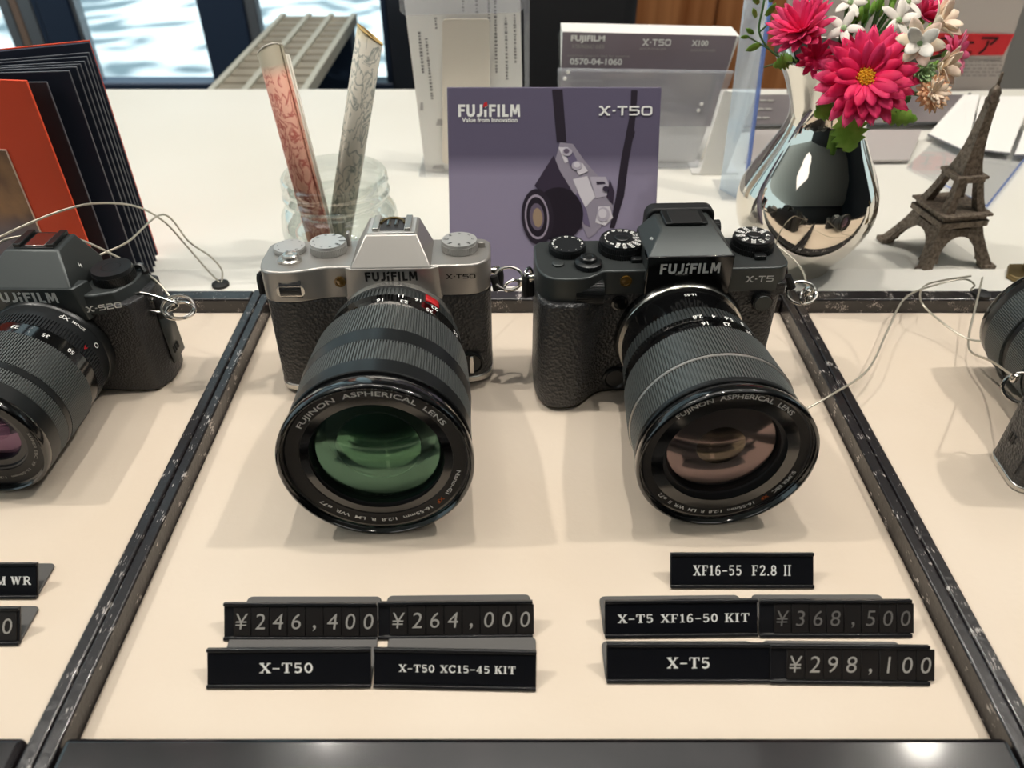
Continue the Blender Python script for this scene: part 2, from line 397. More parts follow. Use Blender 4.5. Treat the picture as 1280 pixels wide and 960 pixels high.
MODEL = {  # wide model lettering
 'X': (1.15, [([(.0, .92), (.22, .92), (.5, .5), (.82, .08), (1.06, .08)], WD, False), ([(.0, .08), (.22, .08), (.5, .5), (.82, .92), (1.06, .92)], WD, False)]),
 '-': (.42, [([(.04, .5), (.34, .5)], WD, False)]),
 'T': (1.05, [([(0, .91), (.96, .91)], WD, False), ([(.48, .91), (.48, 0)], .2, False)]),
 '5': (1.08, [([(.96, .91), (.1, .91), (.1, .56), (.78, .56), (.92, .48), (.92, .2), (.78, .09), (.02, .09)], WD, False)]),
 '0': (1.10, [(rrect(.1, .96, .09, .91, .2, 3), WD, True)]),
 'S': (1.08, [([(.98, .91), (.2, .91), (.09, .82), (.09, .62), (.2, .53), (.82, .53), (.93, .42), (.93, .2), (.82, .09), (.04, .09)], WD, False)]),
 '2': (1.08, [([(.06, .91), (.82, .91), (.93, .82), (.93, .6), (.82, .51), (.2, .48), (.1, .38), (.1, .09), (1.0, .09)], WD, False)]),
}
def glyphs(s, table, gap=.08):
    V = []; Fc = []; x = 0
    for ch in s:
        adv, sl = table[ch]
        v, f = strokes(sl); k = len(V)
        V += [(a+x, b) for a, b in v]; Fc += [tuple(i+k for i in q) for q in f]; x += adv+gap
    return V, Fc
def bounds(v): return min(p[0] for p in v), max(p[0] for p in v), min(p[1] for p in v), max(p[1] for p in v)
def flat_text(name, vf, mat, parent, centre, xd, yd, width=None, height=None, lift=.00012, align='c', s=1.0):
    """letters lying on a face of the parent: centre point, reading direction, up direction"""
    v, f = vf; x0, x1, y0, y1 = bounds(v)
    sx = (width/(x1-x0)) if width else None; sy = (height/(y1-y0)) if height else None
    sx = sx or sy; sy = sy or sx
    cx = {'c': (x0+x1)/2, 'l': x0, 'r': x1}[align]; cy = (y0+y1)/2
    xd = Vector(xd).normalized(); yd = Vector(yd).normalized(); n = xd.cross(yd).normalized(); c = Vector(centre)
    mb = MB(s); mb.add([c + xd*((p[0]-cx)*sx) + yd*((p[1]-cy)*sy) + n*lift for p in v], f)
    return mb.build(name, mat, parent, smooth=0)
def ring_text(name, s, mat, parent, origin, Rr, d, mid_deg, h, spread=None, bold=.01, lift=.0, sc=.001, table=None):
    """letters around the front of a lens, tops outward, reading clockwise; mid_deg clockwise from the top"""
    v, f = font2d(s, bold); x0, x1, y0, y1 = bounds(v); k = h/.72
    w = (x1-x0)*k; st_ = (spread*PI/180*Rr/w) if spread else 1.0
    mb = MB(sc); out = []
    for x, y in v:
        th = R(mid_deg) + ((x-(x0+x1)/2)*k*st_)/Rr; r = Rr + (y-.36)*k
        out.append((origin[0]+r*math.sin(th), origin[1]-d, origin[2]+r*math.cos(th)))
    mb.add(out, f); return mb.build(name, mat, parent, smooth=0)
def barrel_text(name, items, mat, parent, origin, Rr, h, sc=.001, bold=.015):
    """numbers round a barrel: (string, degrees from the top towards the right, distance forward); tops point forward"""
    mb = MB(sc)
    for s, deg, d in items:
        v, f = font2d(s, bold); x0, x1, y0, y1 = bounds(v); k = h/.72
        out = []
        for x, y in v:
            th = R(deg) - (x-(x0+x1)/2)*k/Rr
            out.append((origin[0]+Rr*math.sin(th), origin[1]-d-(y-(y0+y1)/2)*k, origin[2]+Rr*math.cos(th)))
        mb.add(out, [tuple(reversed(q)) for q in f])
    return mb.build(name, mat, parent, smooth=0)

# ------------------------------------------------------------------ the setting
structure('floor', MB().box(-4, 4, -3.2, .98, -.05, 0), M['floor'])
structure('ceiling', MB().box(-4, 4, -3.2, .98, CEIL, CEIL+.06), M['ceiling'])
structure('wall_front', MB().box(-4, 4, -3.3, -3.2, 0, CEIL), M['wall_dark'])
structure('wall_right', MB().box(3.2, 3.3, -3.2, .98, 0, CEIL), M['wall_navy'])
structure('wall_back', MB().box(.10, 4, 2.45, 2.55, 0, CEIL), pbr('beige_wall', 'b3aca3', .7))
structure('floor_back', MB().box(-4, 4, .98, 2.45, -.05, 0), M['floor'])
structure('ceiling_back', MB().box(-4, 4, .98, 1.55, CEIL, CEIL+.06).box(.10, 4, 1.55, 2.45, CEIL, CEIL+.06), M['ceiling'])
structure('wall_window_end', MB().box(-.215, .10, 1.43, 2.5, 0, CEIL), M['wall_navy'])
structure('pavement', MB().box(-9, 6, 2.46, 14, -.09, -.055).box(-9, -.22, 1.56, 2.46, -.09, -.055), M['pavement'])
# shop window: frame, mullions, panes
WY = 1.45; WS = Z0-.170
fr = MB()
fr.box(-4, -.215, WY-.012, WY+.03, WS-.10, WS)          # bottom rail
fr.box(-4, -.215, WY-.02, WY+.05, 2.35, CEIL)
fr.box(-4, -.215, WY-.01, WY+.02, 0, WS-.10)            # spandrel under the panes
win = structure('window_1', fr, M['frame_navy'], bevel=.003)
zt = 2.35
def wx(u): return AY(u, 50, WY).x
for a, b, m in [(64, 104, 'frame_navy'), (258, 315, 'frame_navy'), (480, 530, 'frame_navy'), (-330, -290, 'frame_navy')]:
    o = MB().box(wx(a), min(wx(b), -.216), WY-.010, WY+.025, WS, zt).build('window_post', M[m], win, bevel=.003); o['kind'] = 'structure'
for a, b, m in [(315, 329, 'frame_alu'), (17, 30, 'frame_alu'), (30, 40, 'frame_brown'), (40, 57, 'frame_alu'), (57, 64, 'frame_navy'), (104, 109, 'frame_alu')]:
    o = MB().box(wx(a), wx(b), WY-.006, WY+.022, WS, zt).build('window_strip', M[m], win, bevel=.002); o['kind'] = 'structure'
for a, b in [(-290, 17), (109, 258), (329, 480), (-1000, -330)]:
    o = MB().box(wx(a), wx(b), WY+.008, WY+.014, WS, zt).build('window_pane', M['pane'], win, smooth=0); o['kind'] = 'structure'

# outdoors: the paved strip and the tree that dapples it
gp = thing('slatted_board', 'slatted grey brown board bridging from behind the counter to the window', 'slatted board', (-.327, 1.15, -.050))
mb = MB(); ml = MB()
for r_ in range(12):
    mb.box(-.062, .055, -.125+r_*.0335, -.125+r_*.0335+.0255, -.009, -.002)
mb.build('slats', pbr('slat_brown', '8b8272', .6, mottle=(12, 'a09684', .4, .7, 3)), gp, bevel=.001)
for x in (-.069, -.025, .013, .052): ml.box(x, x+.009, -.27, .275, -.016, .001)
ml.build('board_rails', pbr('board_rail', 'b9b7aa', .6), gp, bevel=.001)
ml = MB(); ml.box(-.06, .05, .255, .30, -.135, -.016); ml.build('sill_block', M['frame_navy'], gp)
ml = MB(); ml.box(-.06, .05, -.285, -.262, -.06, -.004); ml.build('hanger', M['frame_navy'], gp)

tr = thing('street_tree', 'leafy street tree outside the shop window', 'tree', (-2.4, 7.6, -Z0-.02))
MB().tube(smooth_path([(0, 0, 0), (.05, 0, 1.2), (-.03, .05, 2.4), (.05, 0, 3.6)], 6), .11, 10, r2=.05).build('trunk', pbr('bark', '5b4a3b', .8), tr)
fo = MB(); rnd = random.Random(3)
for k in range(230):
    p = Vector((rnd.uniform(-2.4, 3.4), rnd.uniform(-2.2, 1.8), rnd.uniform(2.7, 4.2)))
    rot = Matrix.Rotation(rnd.uniform(0, 6.28), 4, 'Z') @ Matrix.Rotation(rnd.uniform(-.6, .6), 4, 'X')
    s_ = rnd.uniform(.10, .22)
    fo.add([(s_*x, s_*y*.6, .03*s_*math.cos(3*x)) for x, y in ((-1, 0), (-.5, .6), (.3, .7), (1, 0), (.3, -.7), (-.5, -.6))], [(0, 1, 2, 3, 4, 5)], Matrix.Translation(p) @ rot)
fo.build('foliage', M['leaf_dark'], tr, solid=.006)

# ceiling spotlights (each shines with the lamp above)
glow = bpy.data.materials.new('lamp_glow'); glow.use_nodes = True
_e = glow.node_tree.nodes; _e.remove(_e['Principled BSDF']); em = _e.new('ShaderNodeEmission'); em.inputs['Color'].default_value = (1, .88, .72, 1); em.inputs['Strength'].default_value = 12
glow.node_tree.links.new(em.outputs[0], _e['Material Output'].inputs['Surface'])
for i, (lx, ly, e, rad) in enumerate(SPOTS):
    t = thing('ceiling_spotlight', 'round recessed spotlight in the ceiling above the display counter', 'ceiling light', (lx, ly, CEIL-Z0), group='ceiling spotlights')
    MB().lathe([(.045, 0), (.062, 0), (.062, -.012), (.05, -.03), (.045, -.03)], 32, closed=True).build('lamp_housing', M['white'], t)
    MB().lathe([(.0001, -.008), (.044, -.008)], 32).build('lamp_lens', glow, t)

fill_glow = bpy.data.materials.new('fill_panel_glow'); fill_glow.use_nodes = True
_e = fill_glow.node_tree.nodes; _e.remove(_e['Principled BSDF']); em = _e.new('ShaderNodeEmission'); em.inputs['Color'].default_value = (1, .965, .91, 1); em.inputs['Strength'].default_value = 1.75
fill_glow.node_tree.links.new(em.outputs[0], _e['Material Output'].inputs['Surface'])
for lx, ly in FILL_PANELS:
    t = thing('fill_light_panel', 'flat white fill light panel added to the unseen ceiling', 'ceiling light', (lx, ly, CEIL-Z0), group='added fill light panels')
    fb = MB(); fb.box(-.62, .62, -.32, -.30, -.02, 0); fb.box(-.62, .62, .30, .32, -.02, 0); fb.box(-.62, -.60, -.30, .30, -.02, 0); fb.box(.60, .62, -.30, .30, -.02, 0)
    fb.build('panel_frame', M['white'], t); MB().box(-.60, .60, -.30, .30, -.012, -.004).build('diffuser', fill_glow, t)

# ------------------------------------------------------------------ counter, trays
ct = thing('display_counter', 'long white display counter carrying the cream trays and props', 'counter', (0, .5, 0))
MB().box(-1.5, 1.5, -.07, .365, -.03, 0).build('counter_top', M['white_top'], ct, bevel=.004)
MB().box(-1.5, 1.5, -.42, .36, -.88, -.045).build('counter_base', M['wall_dark'], ct, bevel=.004)
MB().box(-1.5, 1.5, -.42, -.071, -.045, -.022).build('tray_well', M['rail_gloss'], ct)
MB().box(-1.5, 1.5, -.072, -.036, 0, .004).build('counter_ledge', M['ledge'], ct, bevel=.0015)
YB, YF = .415, .132
def tray(x0, x1, label):
    t = thing('display_tray', label, 'display tray', ((x0+x1)/2, .27, 0), group='cream display trays with black frames')
    a, b = x0-(x0+x1)/2, x1-(x0+x1)/2; w = .0054
    MB().box(a+w, b-w, YF-.27, YB-.27, -.02, 0).build('pad', M['pad'], t, bevel=.0015)
    for (p, q) in ((a, a+w), (b-w, b)):
        MB().box(p, q, YF-.27-.05, YB-.27+.0112, -.02, .0100).build('side_rail', M['rail'], t, bevel=.0009)
    MB().box(a+w+.0002, b-w-.0002, YB-.27, YB-.27+.0112, -.02, .0095).build('back_rail', M['rail'], t, bevel=.0012)
    MB().box(a+w+.0012, b-w-.0012, YF-.27-.05, YF-.27, -.02, .0105).build('front_rail', M['rail_gloss'], t, bevel=.0022, seg=3)
    return t
tray(-.1605, .1773, 'middle cream leatherette tray in a black frame holding two cameras')
tray(-.506, -.1609, 'left cream leatherette tray in a worn black frame, under the left camera')
tray(.1777, .523, 'right cream leatherette tray in a black frame, under the right camera')

# ------------------------------------------------------------------ camera building blocks (millimetres, front towards -y, lens on -y)
MM = .001
def lens_barrel(p, o, parts, glass, glass_in, R0, Rn0, Rn1, Rg, dfront, top_txt, bot_txt, xf_txt=None, numbers=(), nR=None):
    """parts: list of (kind, name, material, d0, d1, r0, r1, teeth)"""
    T = Matrix.Translation(o) @ AX
    for kind, name, mat, d0, d1, r0, r1, n in parts:
        mb = MB(MM)
        if kind == 'rib': mb.gear(r0, r1, d0, d1, n, .75, T)
        else: mb.lathe([(r0*.7, d0), (r0-.4, d0), (r0, d0+.4), (r1, d1-.4), (r1-.4, d1), (r1*.7, d1)], 96, T)
        q = mb.build(name, M[mat], p, smooth=25 if kind == 'rib' else 40)
    F_ = dfront
    # front rim, thread, name ring, inner rings
    MB(MM).lathe([(R0-2, F_-5.5), (R0-.3, F_-5.2), (R0, F_-4.6), (R0, F_-1.0), (R0-.5, F_-.2), (R0-1.3, F_), (R0-1.9, F_-.5), (Rn0+.8, F_-3.2), (Rn0, F_-3.4)], 112, T).build('front_rim', M['blk_gloss'], p, smooth=50)
    nr = MB(MM).lathe([(Rn0+.05, F_-3.5), (Rn1+1.6, F_-4.4), (Rn1+1.3, F_-5.2)], 96, T).build('name_ring', M['name_ring'], p, smooth=30)
    MB(MM).lathe([(Rn1+1.35, F_-5.1), (Rn1+.6, F_-5.4), (Rn1+.2, F_-6.6), (Rg+.8, F_-7.0), (Rg+.6, F_-9)], 96, T).build('inner_ring', M['name_ring_grey'], p, smooth=30)
    MB(MM).lathe([(Rg+.7, F_-8), (Rg*.82, F_-24), (Rg*.66, F_-25), (Rg*.60, F_-46), (.01, F_-46)], 64, T).build('inner_barrel', M['blk_satin'], p, smooth=30)
    sag = Rg*.20; Rs = (Rg*Rg+sag*sag)/(2*sag)
    prof = [(max(.01, Rg*1.02*k/14), F_-8.0+math.sqrt(max(0, Rs*Rs-(Rg*1.02*k/14)**2))-(Rs-sag)) for k in range(15)]
    MB(MM).lathe(prof, 64, T).build('front_element', M[glass], p, smooth=60)
    for fr_, dz, cv in ((.64, 13, .20), (.40, 22, -.20)):
        Ri = Rg*fr_; sg = abs(Ri*cv); Rs = (Ri*Ri+sg*sg)/(2*sg)
        prof = [(max(.01, Ri*k/10), F_-dz+(1 if cv > 0 else -1)*(math.sqrt(max(0, Rs*Rs-(Ri*k/10)**2))-(Rs-sg))) for k in range(11)]
        MB(MM).lathe(prof, 48, T).build('inner_element', M[glass_in], p, smooth=60)
        MB(MM).lathe([(Ri-.1, F_-dz-.3), (Ri+.15, F_-dz+.3), (Ri+.45, F_-dz-.3)], 64, T).build('element_ring', M['silver_edge'], p)
    hh = 2.35 if R0 > 36 else 1.7
    rt = (Rn0+Rn1+1.6)/2
    lf = F_-3.55
    if top_txt: ring_text('ring_lettering', top_txt[0], M['white_ink'], nr, o, rt, lf, 0, hh, top_txt[1], .012)
    for s_, mid, spr, mk in bot_txt: ring_text('ring_lettering', s_, M[mk], nr, o, rt, lf, mid, hh*.8, spr, .012)
    return nr
def dial(p, x, y, z, r, h, mat, n=60, taper=.94, ink=None, labels=(), name='dial', lab_h=1.7, lab_r=.78, cap=None, label=None):
    T = Matrix.Translation((x, y, z))
    mb = MB(MM); mb.gear(r, r, .4, h*.72, n, .35, T); mb.lathe([(r-.8, 0), (r-.3, .2), (r-.3, h*.72), (r*taper, h), (.01, h)], 64, T)
    o = mb.build(name, M[mat], p, smooth=40)
    if label: o['label'] = label
    if cap:
        MB(MM).lathe([(r*.34, h), (r*.34, h+.5), (r*.28, h+.9), (.01, h+.9)], 32, T).build('dial_hub', M[cap], o)
    if labels:
        mb = MB(MM)
        for i, s_ in enumerate(labels):
            a = 2*PI*i/len(labels); v, f = font2d(s_, .02); x0, x1, y0, y1 = bounds(v); k = lab_h/.72
            xr = Vector((math.cos(a), math.sin(a), 0)); yr = Vector((-math.sin(a), math.cos(a), 0))
            mb.add([Vector((x, y, z+h+.12)) + xr*(r*lab_r+(q[0]-(x0+x1)/2)*k) + yr*((q[1]-.36)*k) for q in v], f)
        mb.build('dial_markings', M[ink], o, smooth=0)
    return o
def hump(p, x0, x1, tx0, tx1, yf, yb, tyf, tyb, z0, zm, z1, mat, name='viewfinder_housing', bevel=.0007):
    """viewfinder hump: upright front panel to zm, then sloping in to the top"""
    vs = [(x0, yf, z0), (x1, yf, z0), (x1, yb, z0), (x0, yb, z0), (x0+.6, yf, zm), (x1-.6, yf, zm), (x1-.6, yb, zm), (x0+.6, yb, zm),
          (tx0, tyf, z1), (tx1, tyf, z1), (tx1, tyb, z1), (tx0, tyb, z1)]
    fs = [(3, 2, 1, 0), (0, 1, 5, 4), (1, 2, 6, 5), (2, 3, 7, 6), (3, 0, 4, 7), (4, 5, 9, 8), (5, 6, 10, 9), (6, 7, 11, 10), (7, 4, 8, 11), (8, 9, 10, 11)]
    return MB(MM).add(vs, fs).build(name, M[mat], p, bevel=bevel)
def lug(p, x, y, z, side):
    mb = MB(MM)
    mb.tube([(x-side*1.5, y, z), (x+side*3.2, y, z)], 2.0, 12)
    mb.tube([(x+side*3.2+1.9*math.cos(a)*side, y, z+2.2*math.sin(a)) for a in [2*PI*k/14 for k in range(14)]], .8, 8, closed=True)
    o = mb.build('strap_lug', M['steel'], p)
    MB(MM).tube(smooth_path([(x+side*4.5, y, z+.5), (x+side*5.0, y-1, z-3), (x+side*4.6, y-2, z-10)], 5), 2.1, 8).build('lug_guard', M['blk_matte'], o)
    return o
def plan(half_l, half_r, yf, yb, rl, rr, grip=()):       # outline seen from above, counter-clockwise from front left
    P = list(grip)
    for cx, cy, a0, r in ((half_r-rr, yf+rr, -90, rr), (half_r-min(rr, 7), yb-min(rr, 7), 0, min(rr, 7)), (-half_l+min(rl, 7), yb-min(rl, 7), 90, min(rl, 7))):
        for k in range(7):
            a = R(a0+90*k/6); P.append((cx+r*math.cos(a), cy+r*math.sin(a)))
    if not grip:
        for k in range(7):
            a = R(180+90*k/6); P.append((-half_l+rl+rl*math.cos(a), yf+rl+rl*math.sin(a)))
    return P
def inset(poly, d):
    n = len(poly); out = []
    for i in range(n):
        a, b, c = Vector(poly[i-1]), Vector(poly[i]), Vector(poly[(i+1) % n])
        d1 = (b-a).normalized(); d2 = (c-b).normalized(); t = d1+d2
        t = t.normalized() if t.length > 1e-6 else d1
        out.append((b.x-t.y*d, b.y+t.x*d))
    return out

# ------------------------------------------------------------------ silver camera
cs = thing('mirrorless_camera', 'silver and black mirrorless camera with a big zoom lens, green glow in its glass', 'camera', (-.0698, .3535, .0010), (R(-2.8), 0, R(2.0)), 'mirrorless cameras on the trays')
gp_ = smooth_path([(-59, 4, 0), (-59.2, -8, 0), (-57, -16.5, 0), (-51, -20, 0), (-42, -20.6, 0), (-33, -18.4, 0), (-26, -16.3, 0), (-20, -16, 0)], 4)
pl_s = plan(59, 59, -16, 16, 8, 13, [(q.x, q.y) for q in gp_])
MB(MM).prism(inset(pl_s, .4), 4.5, 56).build('leatherette_body', M['leather'], cs, smooth=40, bevel=.0006)
MB(MM).prism(pl_s, .4, 4.6).build('base_plate', M['silver_edge'], cs, smooth=40, bevel=.0008)
MB(MM).prism(inset(pl_s, 1.2), -.3, .6).build('base_foot', M['blk_matte'], cs, smooth=40)
MB(MM).prism(inset(pl_s, .2), 56, 73.6).build('top_plate', M['silver'], cs, smooth=40, bevel=.0011, seg=3)
# rear block, central panel, hump
MB(MM).box(-50, 50, 15, 19, 8, 60).build('rear_panel', M['blk_matte'], cs, bevel=.001)
cx = 8
MB(MM).add([(-20+cx, -17.6, 54), (21+cx, -17.6, 54), (26+cx, -15.2, 54), (-25+cx, -15.2, 54), (-20+cx, -17.6, 73.2), (21+cx, -17.6, 73.2), (25+cx, -15.2, 73.2), (-24+cx, -15.2, 73.2)],
           [(3, 2, 1, 0), (0, 1, 5, 4), (1, 2, 6, 5), (2, 3, 7, 6), (3, 0, 4, 7), (4, 5, 6, 7)]).build('front_panel', M['silver'], cs, bevel=.0005)
hp = hump(cs, -21+cx, 21+cx, -12.8+cx, 13.4+cx, -17.4, 14, -5, 17, 66, 73.4, 86.0, 'silver')
sh = MB(MM).box(-11.8+cx, 12.4+cx, -4, 16, 85.9, 86.5).build('hot_shoe', M['silver_dial'], cs, bevel=.0003)
for sx in (-1, 1): MB(MM).box(cx+.3+sx*8.2-1.7, cx+.3+sx*8.2+1.7, -2.5, 14.5, 86.5, 88.3).build('shoe_rail', M['silver_edge'], sh, bevel=.0003)
MB(MM).box(-5.8+cx, 6.4+cx, -1.5, 14, 86.5, 87.0).build('shoe_contact_plate', M['name_ring_grey'], sh, bevel=.0002)
MB(MM).tube([(cx+.3+6*math.cos(R(a)), 6+6.5*math.sin(R(a)), 87.5) for a in range(0, 181, 15)], .7, 6).build('shoe_spring', M['brass_dark'], sh)
mb = MB(MM)
for ix in (-2, 2): mb.tube([(cx+.3+ix, 3, 87.1), (cx+.3+ix, 9, 87.1)], 1.1, 8)
mb.build('shoe_contact', M['steel'], sh)
flat_text('maker_lettering', glyphs('FUJiFILM', LOGO), M['black_ink'], cs, (cx*MM, -.0177, .0690), (1, 0, 0), (0, 0, 1), width=.0265, height=.0056)
flat_text('model_lettering', glyphs('X-T50', MODEL), M['black_ink'], cs, (.0432, -.0158, .0672), (1, 0, 0), (0, 0, 1), width=.0150, height=.0026)
dial(cs, -26, 3.5, 73.5, 9.6, 5.6, 'silver_dial', 70, .95, 'black_ink', ('4000', '1000', '250', '60', '15', '4', '1', 'T', 'B', '180X'), 'shutter_speed_dial', 1.25, .78)
dial(cs, 42.5, 3.0, 73.5, 9.6, 5.6, 'silver_dial', 70, .95, 'black_ink', ('C', 'S', 'V', 'FS', 'CC', 'RA', 'NC', 'PN'), 'film_dial', 1.4, .72)
dial(cs, -46.5, 4.5, 73.5, 8.4, 2.8, 'silver_dial', 60, .95, 'black_ink', ('3', '2', '1', '0', '1', '2', '3', 'C'), 'exposure_dial', 1.3, .76)
T = Matrix.Translation((-43.6, -8, 73.5))
bt = MB(MM).lathe([(5.4, 0), (5.4, 1.4), (4.4, 2), (4.2, 3.6), (3.6, 4.2), (2.4, 4.4), (2.0, 3.8), (.01, 3.8)], 40, T).build('shutter_button', M['silver_edge'], cs)
MB(MM).prism(rrect(-50, -43, -12, -4, 2), 73.7, 75.1).build('power_lever', M['silver_edge'], bt)
MB(MM).box(-17.2, -15.4, 8, 12, 73.5, 81).build('flash_lever', M['silver'], cs, bevel=.0004)
MB(MM).box(52, 56, 4, 7, 73.4, 76.5).build('rear_lever', M['silver'], cs, bevel=.0005)
# front command dial in its slot
MB(MM).prism(rrect(-50, -36, 60.2, 66.2, 2.4), 0, 1.4, Matrix.Translation((0, -20.0, 0)) @ AX).build('dial_slot', M['silver_edge'], cs)
MB(MM).gear(6.4, 6.4, -5.4, 5.4, 46, .3, Matrix.Translation((-43, -15.6, 63.4)) @ Matrix.Rotation(PI/2, 4, 'Y')).build('command_dial', M['name_ring_grey'], cs)
MB(MM).lathe([(2.9, 0), (2.9, .7), (2.2, .7), (2.0, .2), (.01, .4)], 28, Matrix.Translation((-18.5, -16.0, 65.5)) @ AX).build('assist_lamp', M['amber'], cs)
T = Matrix.Translation((47, -15.4, 14)) @ AX
q = MB(MM).lathe([(7, 0), (7, 1.6), (6, 2.2), (5.2, 1.4), (.01, 1.4)], 36, T).build('focus_lever', M['blk_satin'], cs)
MB(MM).box(-1.2, 1.2, -5.5, 5.5, 0, 3.4, T).build('lever_tab', M['steel'], q, bevel=.0005)
for x in (-16.5+cx, 17+cx): MB(MM).lathe([(.8, 0), (.8, .3), (.01, .3)], 16, Matrix.Translation((x, -17.7, 58.5)) @ AX).build('microphone_hole', M['blk_matte'], cs)
lug(cs, -58.5, 0, 62, -1); lug(cs, 58.5, 0, 62, 1)
LO = (8.0, -16.0, 34.6)
lens_barrel(cs, LO, [
    ('ring', 'lens_mount', 'silver_edge', 0, 6, 31.5, 31.5, 0), ('ring', 'rear_barrel', 'blk_metal', 5, 14, 31.4, 33, 0),
    ('rib', 'aperture_ring', 'magn', 13, 22, 34.2, 35.2, 110), ('ring', 'scale_band', 'blk_gloss', 22, 36, 35.4, 37.0, 0),
    ('rib', 'zoom_ring', 'ring_rib', 36, 61, 38.0, 40.0, 190), ('ring', 'barrel_groove', 'blk_satin', 60.5, 70.5, 39.9, 39.9, 0),
    ('rib', 'focus_ring', 'ring_rib', 70, 86, 39.8, 40.2, 190), ('ring', 'front_barrel', 'blk_satin', 85.5, 95, 40.3, 40.6, 0), ('ring', 'hood_mount', 'blk_gloss', 94.5, 102.5, 39.8, 41.2, 0)],
    'glass_green', 'glass_green_in', 41.7, 38.2, 31.0, 28.5, 107.3, ('FUJINON  ASPHERICAL  LENS', 116),
    [('Nano-GI', 113, 24, 'white_ink'), ('XF', 133, 6.5, 'orange_ink'), ('16-55mm  1:2.8  R  LM  WR  ø77', 186, 88, 'white_ink')])
ap = [o for o in cs.children if o.name.startswith('scale_band')][0]
barrel_text('scale_numbers', [('16', -4, 30.5), ('23', 14, 30.5), ('35', 34, 30.5), ('55', 62, 30.5), ('16', 24, 25.5), ('22', 38, 25.5), ('11', 11, 25.5)], M['white_ink'], ap, LO, 36.9, 2.9)
ar = [o for o in cs.children if o.name.startswith('aperture_ring')][0]
mb = MB(MM); Tl = Matrix.Translation(LO)
pts = []
for d in (13.0, 20.0):
    for k in range(7):
        a = R(31+k*2.1); r_ = 35.4 if d > 17 else 34.6
        pts.append((LO[0]+r_*math.sin(a), LO[1]-d, LO[2]+r_*math.cos(a)))
mb.add(pts, [(k, k+1, 8+k, 7+k) for k in range(6)]).build('red_emblem', M['red_ink'], ar, solid=.0008)

# ------------------------------------------------------------------ black camera
cb = thing('mirrorless_camera', 'all-black mirrorless camera with deep grip and three white-marked dials, big zoom lens', 'camera', (.0757, .3500, .0009), (R(-.9), 0, R(2.6)), 'mirrorless cameras on the trays')
gk = smooth_path([(-64, 4, 0), (-64.3, -10, 0), (-63, -22, 0), (-58, -29.5, 0), (-50, -31.5, 0), (-42, -29.5, 0), (-36, -24, 0), (-30, -18.6, 0), (-24, -16.6, 0), (-18, -16.5, 0)], 4)
pl_b = plan(64, 64, -16.5, 17, 8, 9, [(q.x, q.y) for q in gk])
pl_t = [(x, y*.62 if (y < -17) else y) for x, y in pl_b]
pl_flat = plan(64, 64, -16.5, 17, 9, 9)
MB(MM).prism(inset(pl_b, .3), .6, 63, top=[(x, (-17+(y+17)*.72) if y < -17 else y) for x, y in inset(pl_b, .3)]).build('leatherette_body', M['leather'], cb, smooth=40, bevel=.0014, seg=3)
MB(MM).prism(inset(pl_flat, 1), -.2, .8).build('base_plate', M['blk_matte'], cb, smooth=40)
MB(MM).prism([(-25, -16.7), (63, -16.7), (63.8, -14), (63.8, 12), (-25, 12)], 60, 67).build('leather_shoulder', M['leather_fine'], cb, bevel=.0005)
tp = plan(64, 64, -17.0, 17, 9, 8, [(q.x, max(q.y, -26+.0*q.x)) for q in smooth_path([(-64, 4, 0), (-64.2, -8, 0), (-62, -17, 0), (-57, -22.5, 0), (-49, -24, 0), (-40, -23, 0), (-34, -19.5, 0), (-31, -17, 0), (-26, -17, 0)], 4)])
MB(MM).prism(tp, 62.5, 76.2).build('top_plate', M['magn'], cb, smooth=40, bevel=.0009, seg=3)
MB(MM).box(-52, 52, 16, 21, 8, 70).build('rear_panel', M['blk_matte'], cb, bevel=.001)
cx = 11.5
MB(MM).box(cx-21.5, cx+21.5, -19.2, -10, 63, 84.6).build('front_panel', M['blk_gloss'], cb, bevel=.0006)
hump(cb, -22+cx, 22+cx, -13.2+cx, 14+cx, -19.0, 14, -5, 14, 71, 84.4, 92.3, 'magn')
MB(MM).prism(rrect(-18, 18, -2, 24, 5), 0, 8, Matrix.Translation((cx+1, 16, 70.5)) @ Matrix.Rotation(R(90), 4, 'X') @ Matrix.Translation((0, 0, -6))).build('eyecup', M['blk_matte'], cb, smooth=40, bevel=.001)
sh = MB(MM).prism(rrect(-10.5+cx, 11.3+cx, -1.5, 14, 1.5), 92.2, 94.0).build('hot_shoe_cover', M['blk_satin'], cb, smooth=40, bevel=.0006)
MB(MM).box(-7.5+cx, 8.3+cx, -1.9, 12.5, 93.8, 94.5).build('cover_ridge', M['blk_matte'], sh, bevel=.0004)
MB(MM).gear(4.5, 4.5, -2, 2, 30, .4, Matrix.Translation((cx+20, 14, 83)) @ Matrix.Rotation(PI/2, 4, 'Y')).build('dioptre_knob', M['blk_matte'], cb)
flat_text('maker_lettering', glyphs('FUJiFILM', LOGO), M['white_ink'], cb, (cx*MM, -.0193, .0782), (1, 0, 0), (0, 0, 1), width=.0300, height=.0062)
flat_text('model_lettering', glyphs('X-T5', MODEL), M['white_ink'], cb, (.0485, -.0171, .0700), (1, 0, 0), (0, 0, 1), width=.0142, height=.0036)
flat_text('flank_lettering', font2d('60', .02), M['white_ink'], cb, ((cx-17.5)*MM, -.006, .0875), (.2, -1, .1), (.45, .1, .9), width=.003, lift=.0006)
dial(cb, -47, 5, 76.2, 9.6, 4.4, 'blk_metal', 64, .95, 'white_ink', ('3', '2', '1', '0', '1', '2', '3', 'C', '·', '·', '·', '·'), 'exposure_dial', 2.2, .78)
d2 = dial(cb, -19, 5, 78.2, 11.4, 4.8, 'blk_metal', 72, .95, 'white_ink', ('250X', '125', '60', '30', '15', '8', '4', '2', '1', 'T', 'B', '8000', '4000', '2000', '1000', '500'), 'shutter_speed_dial', 2.0, .76, cap='blk_satin')
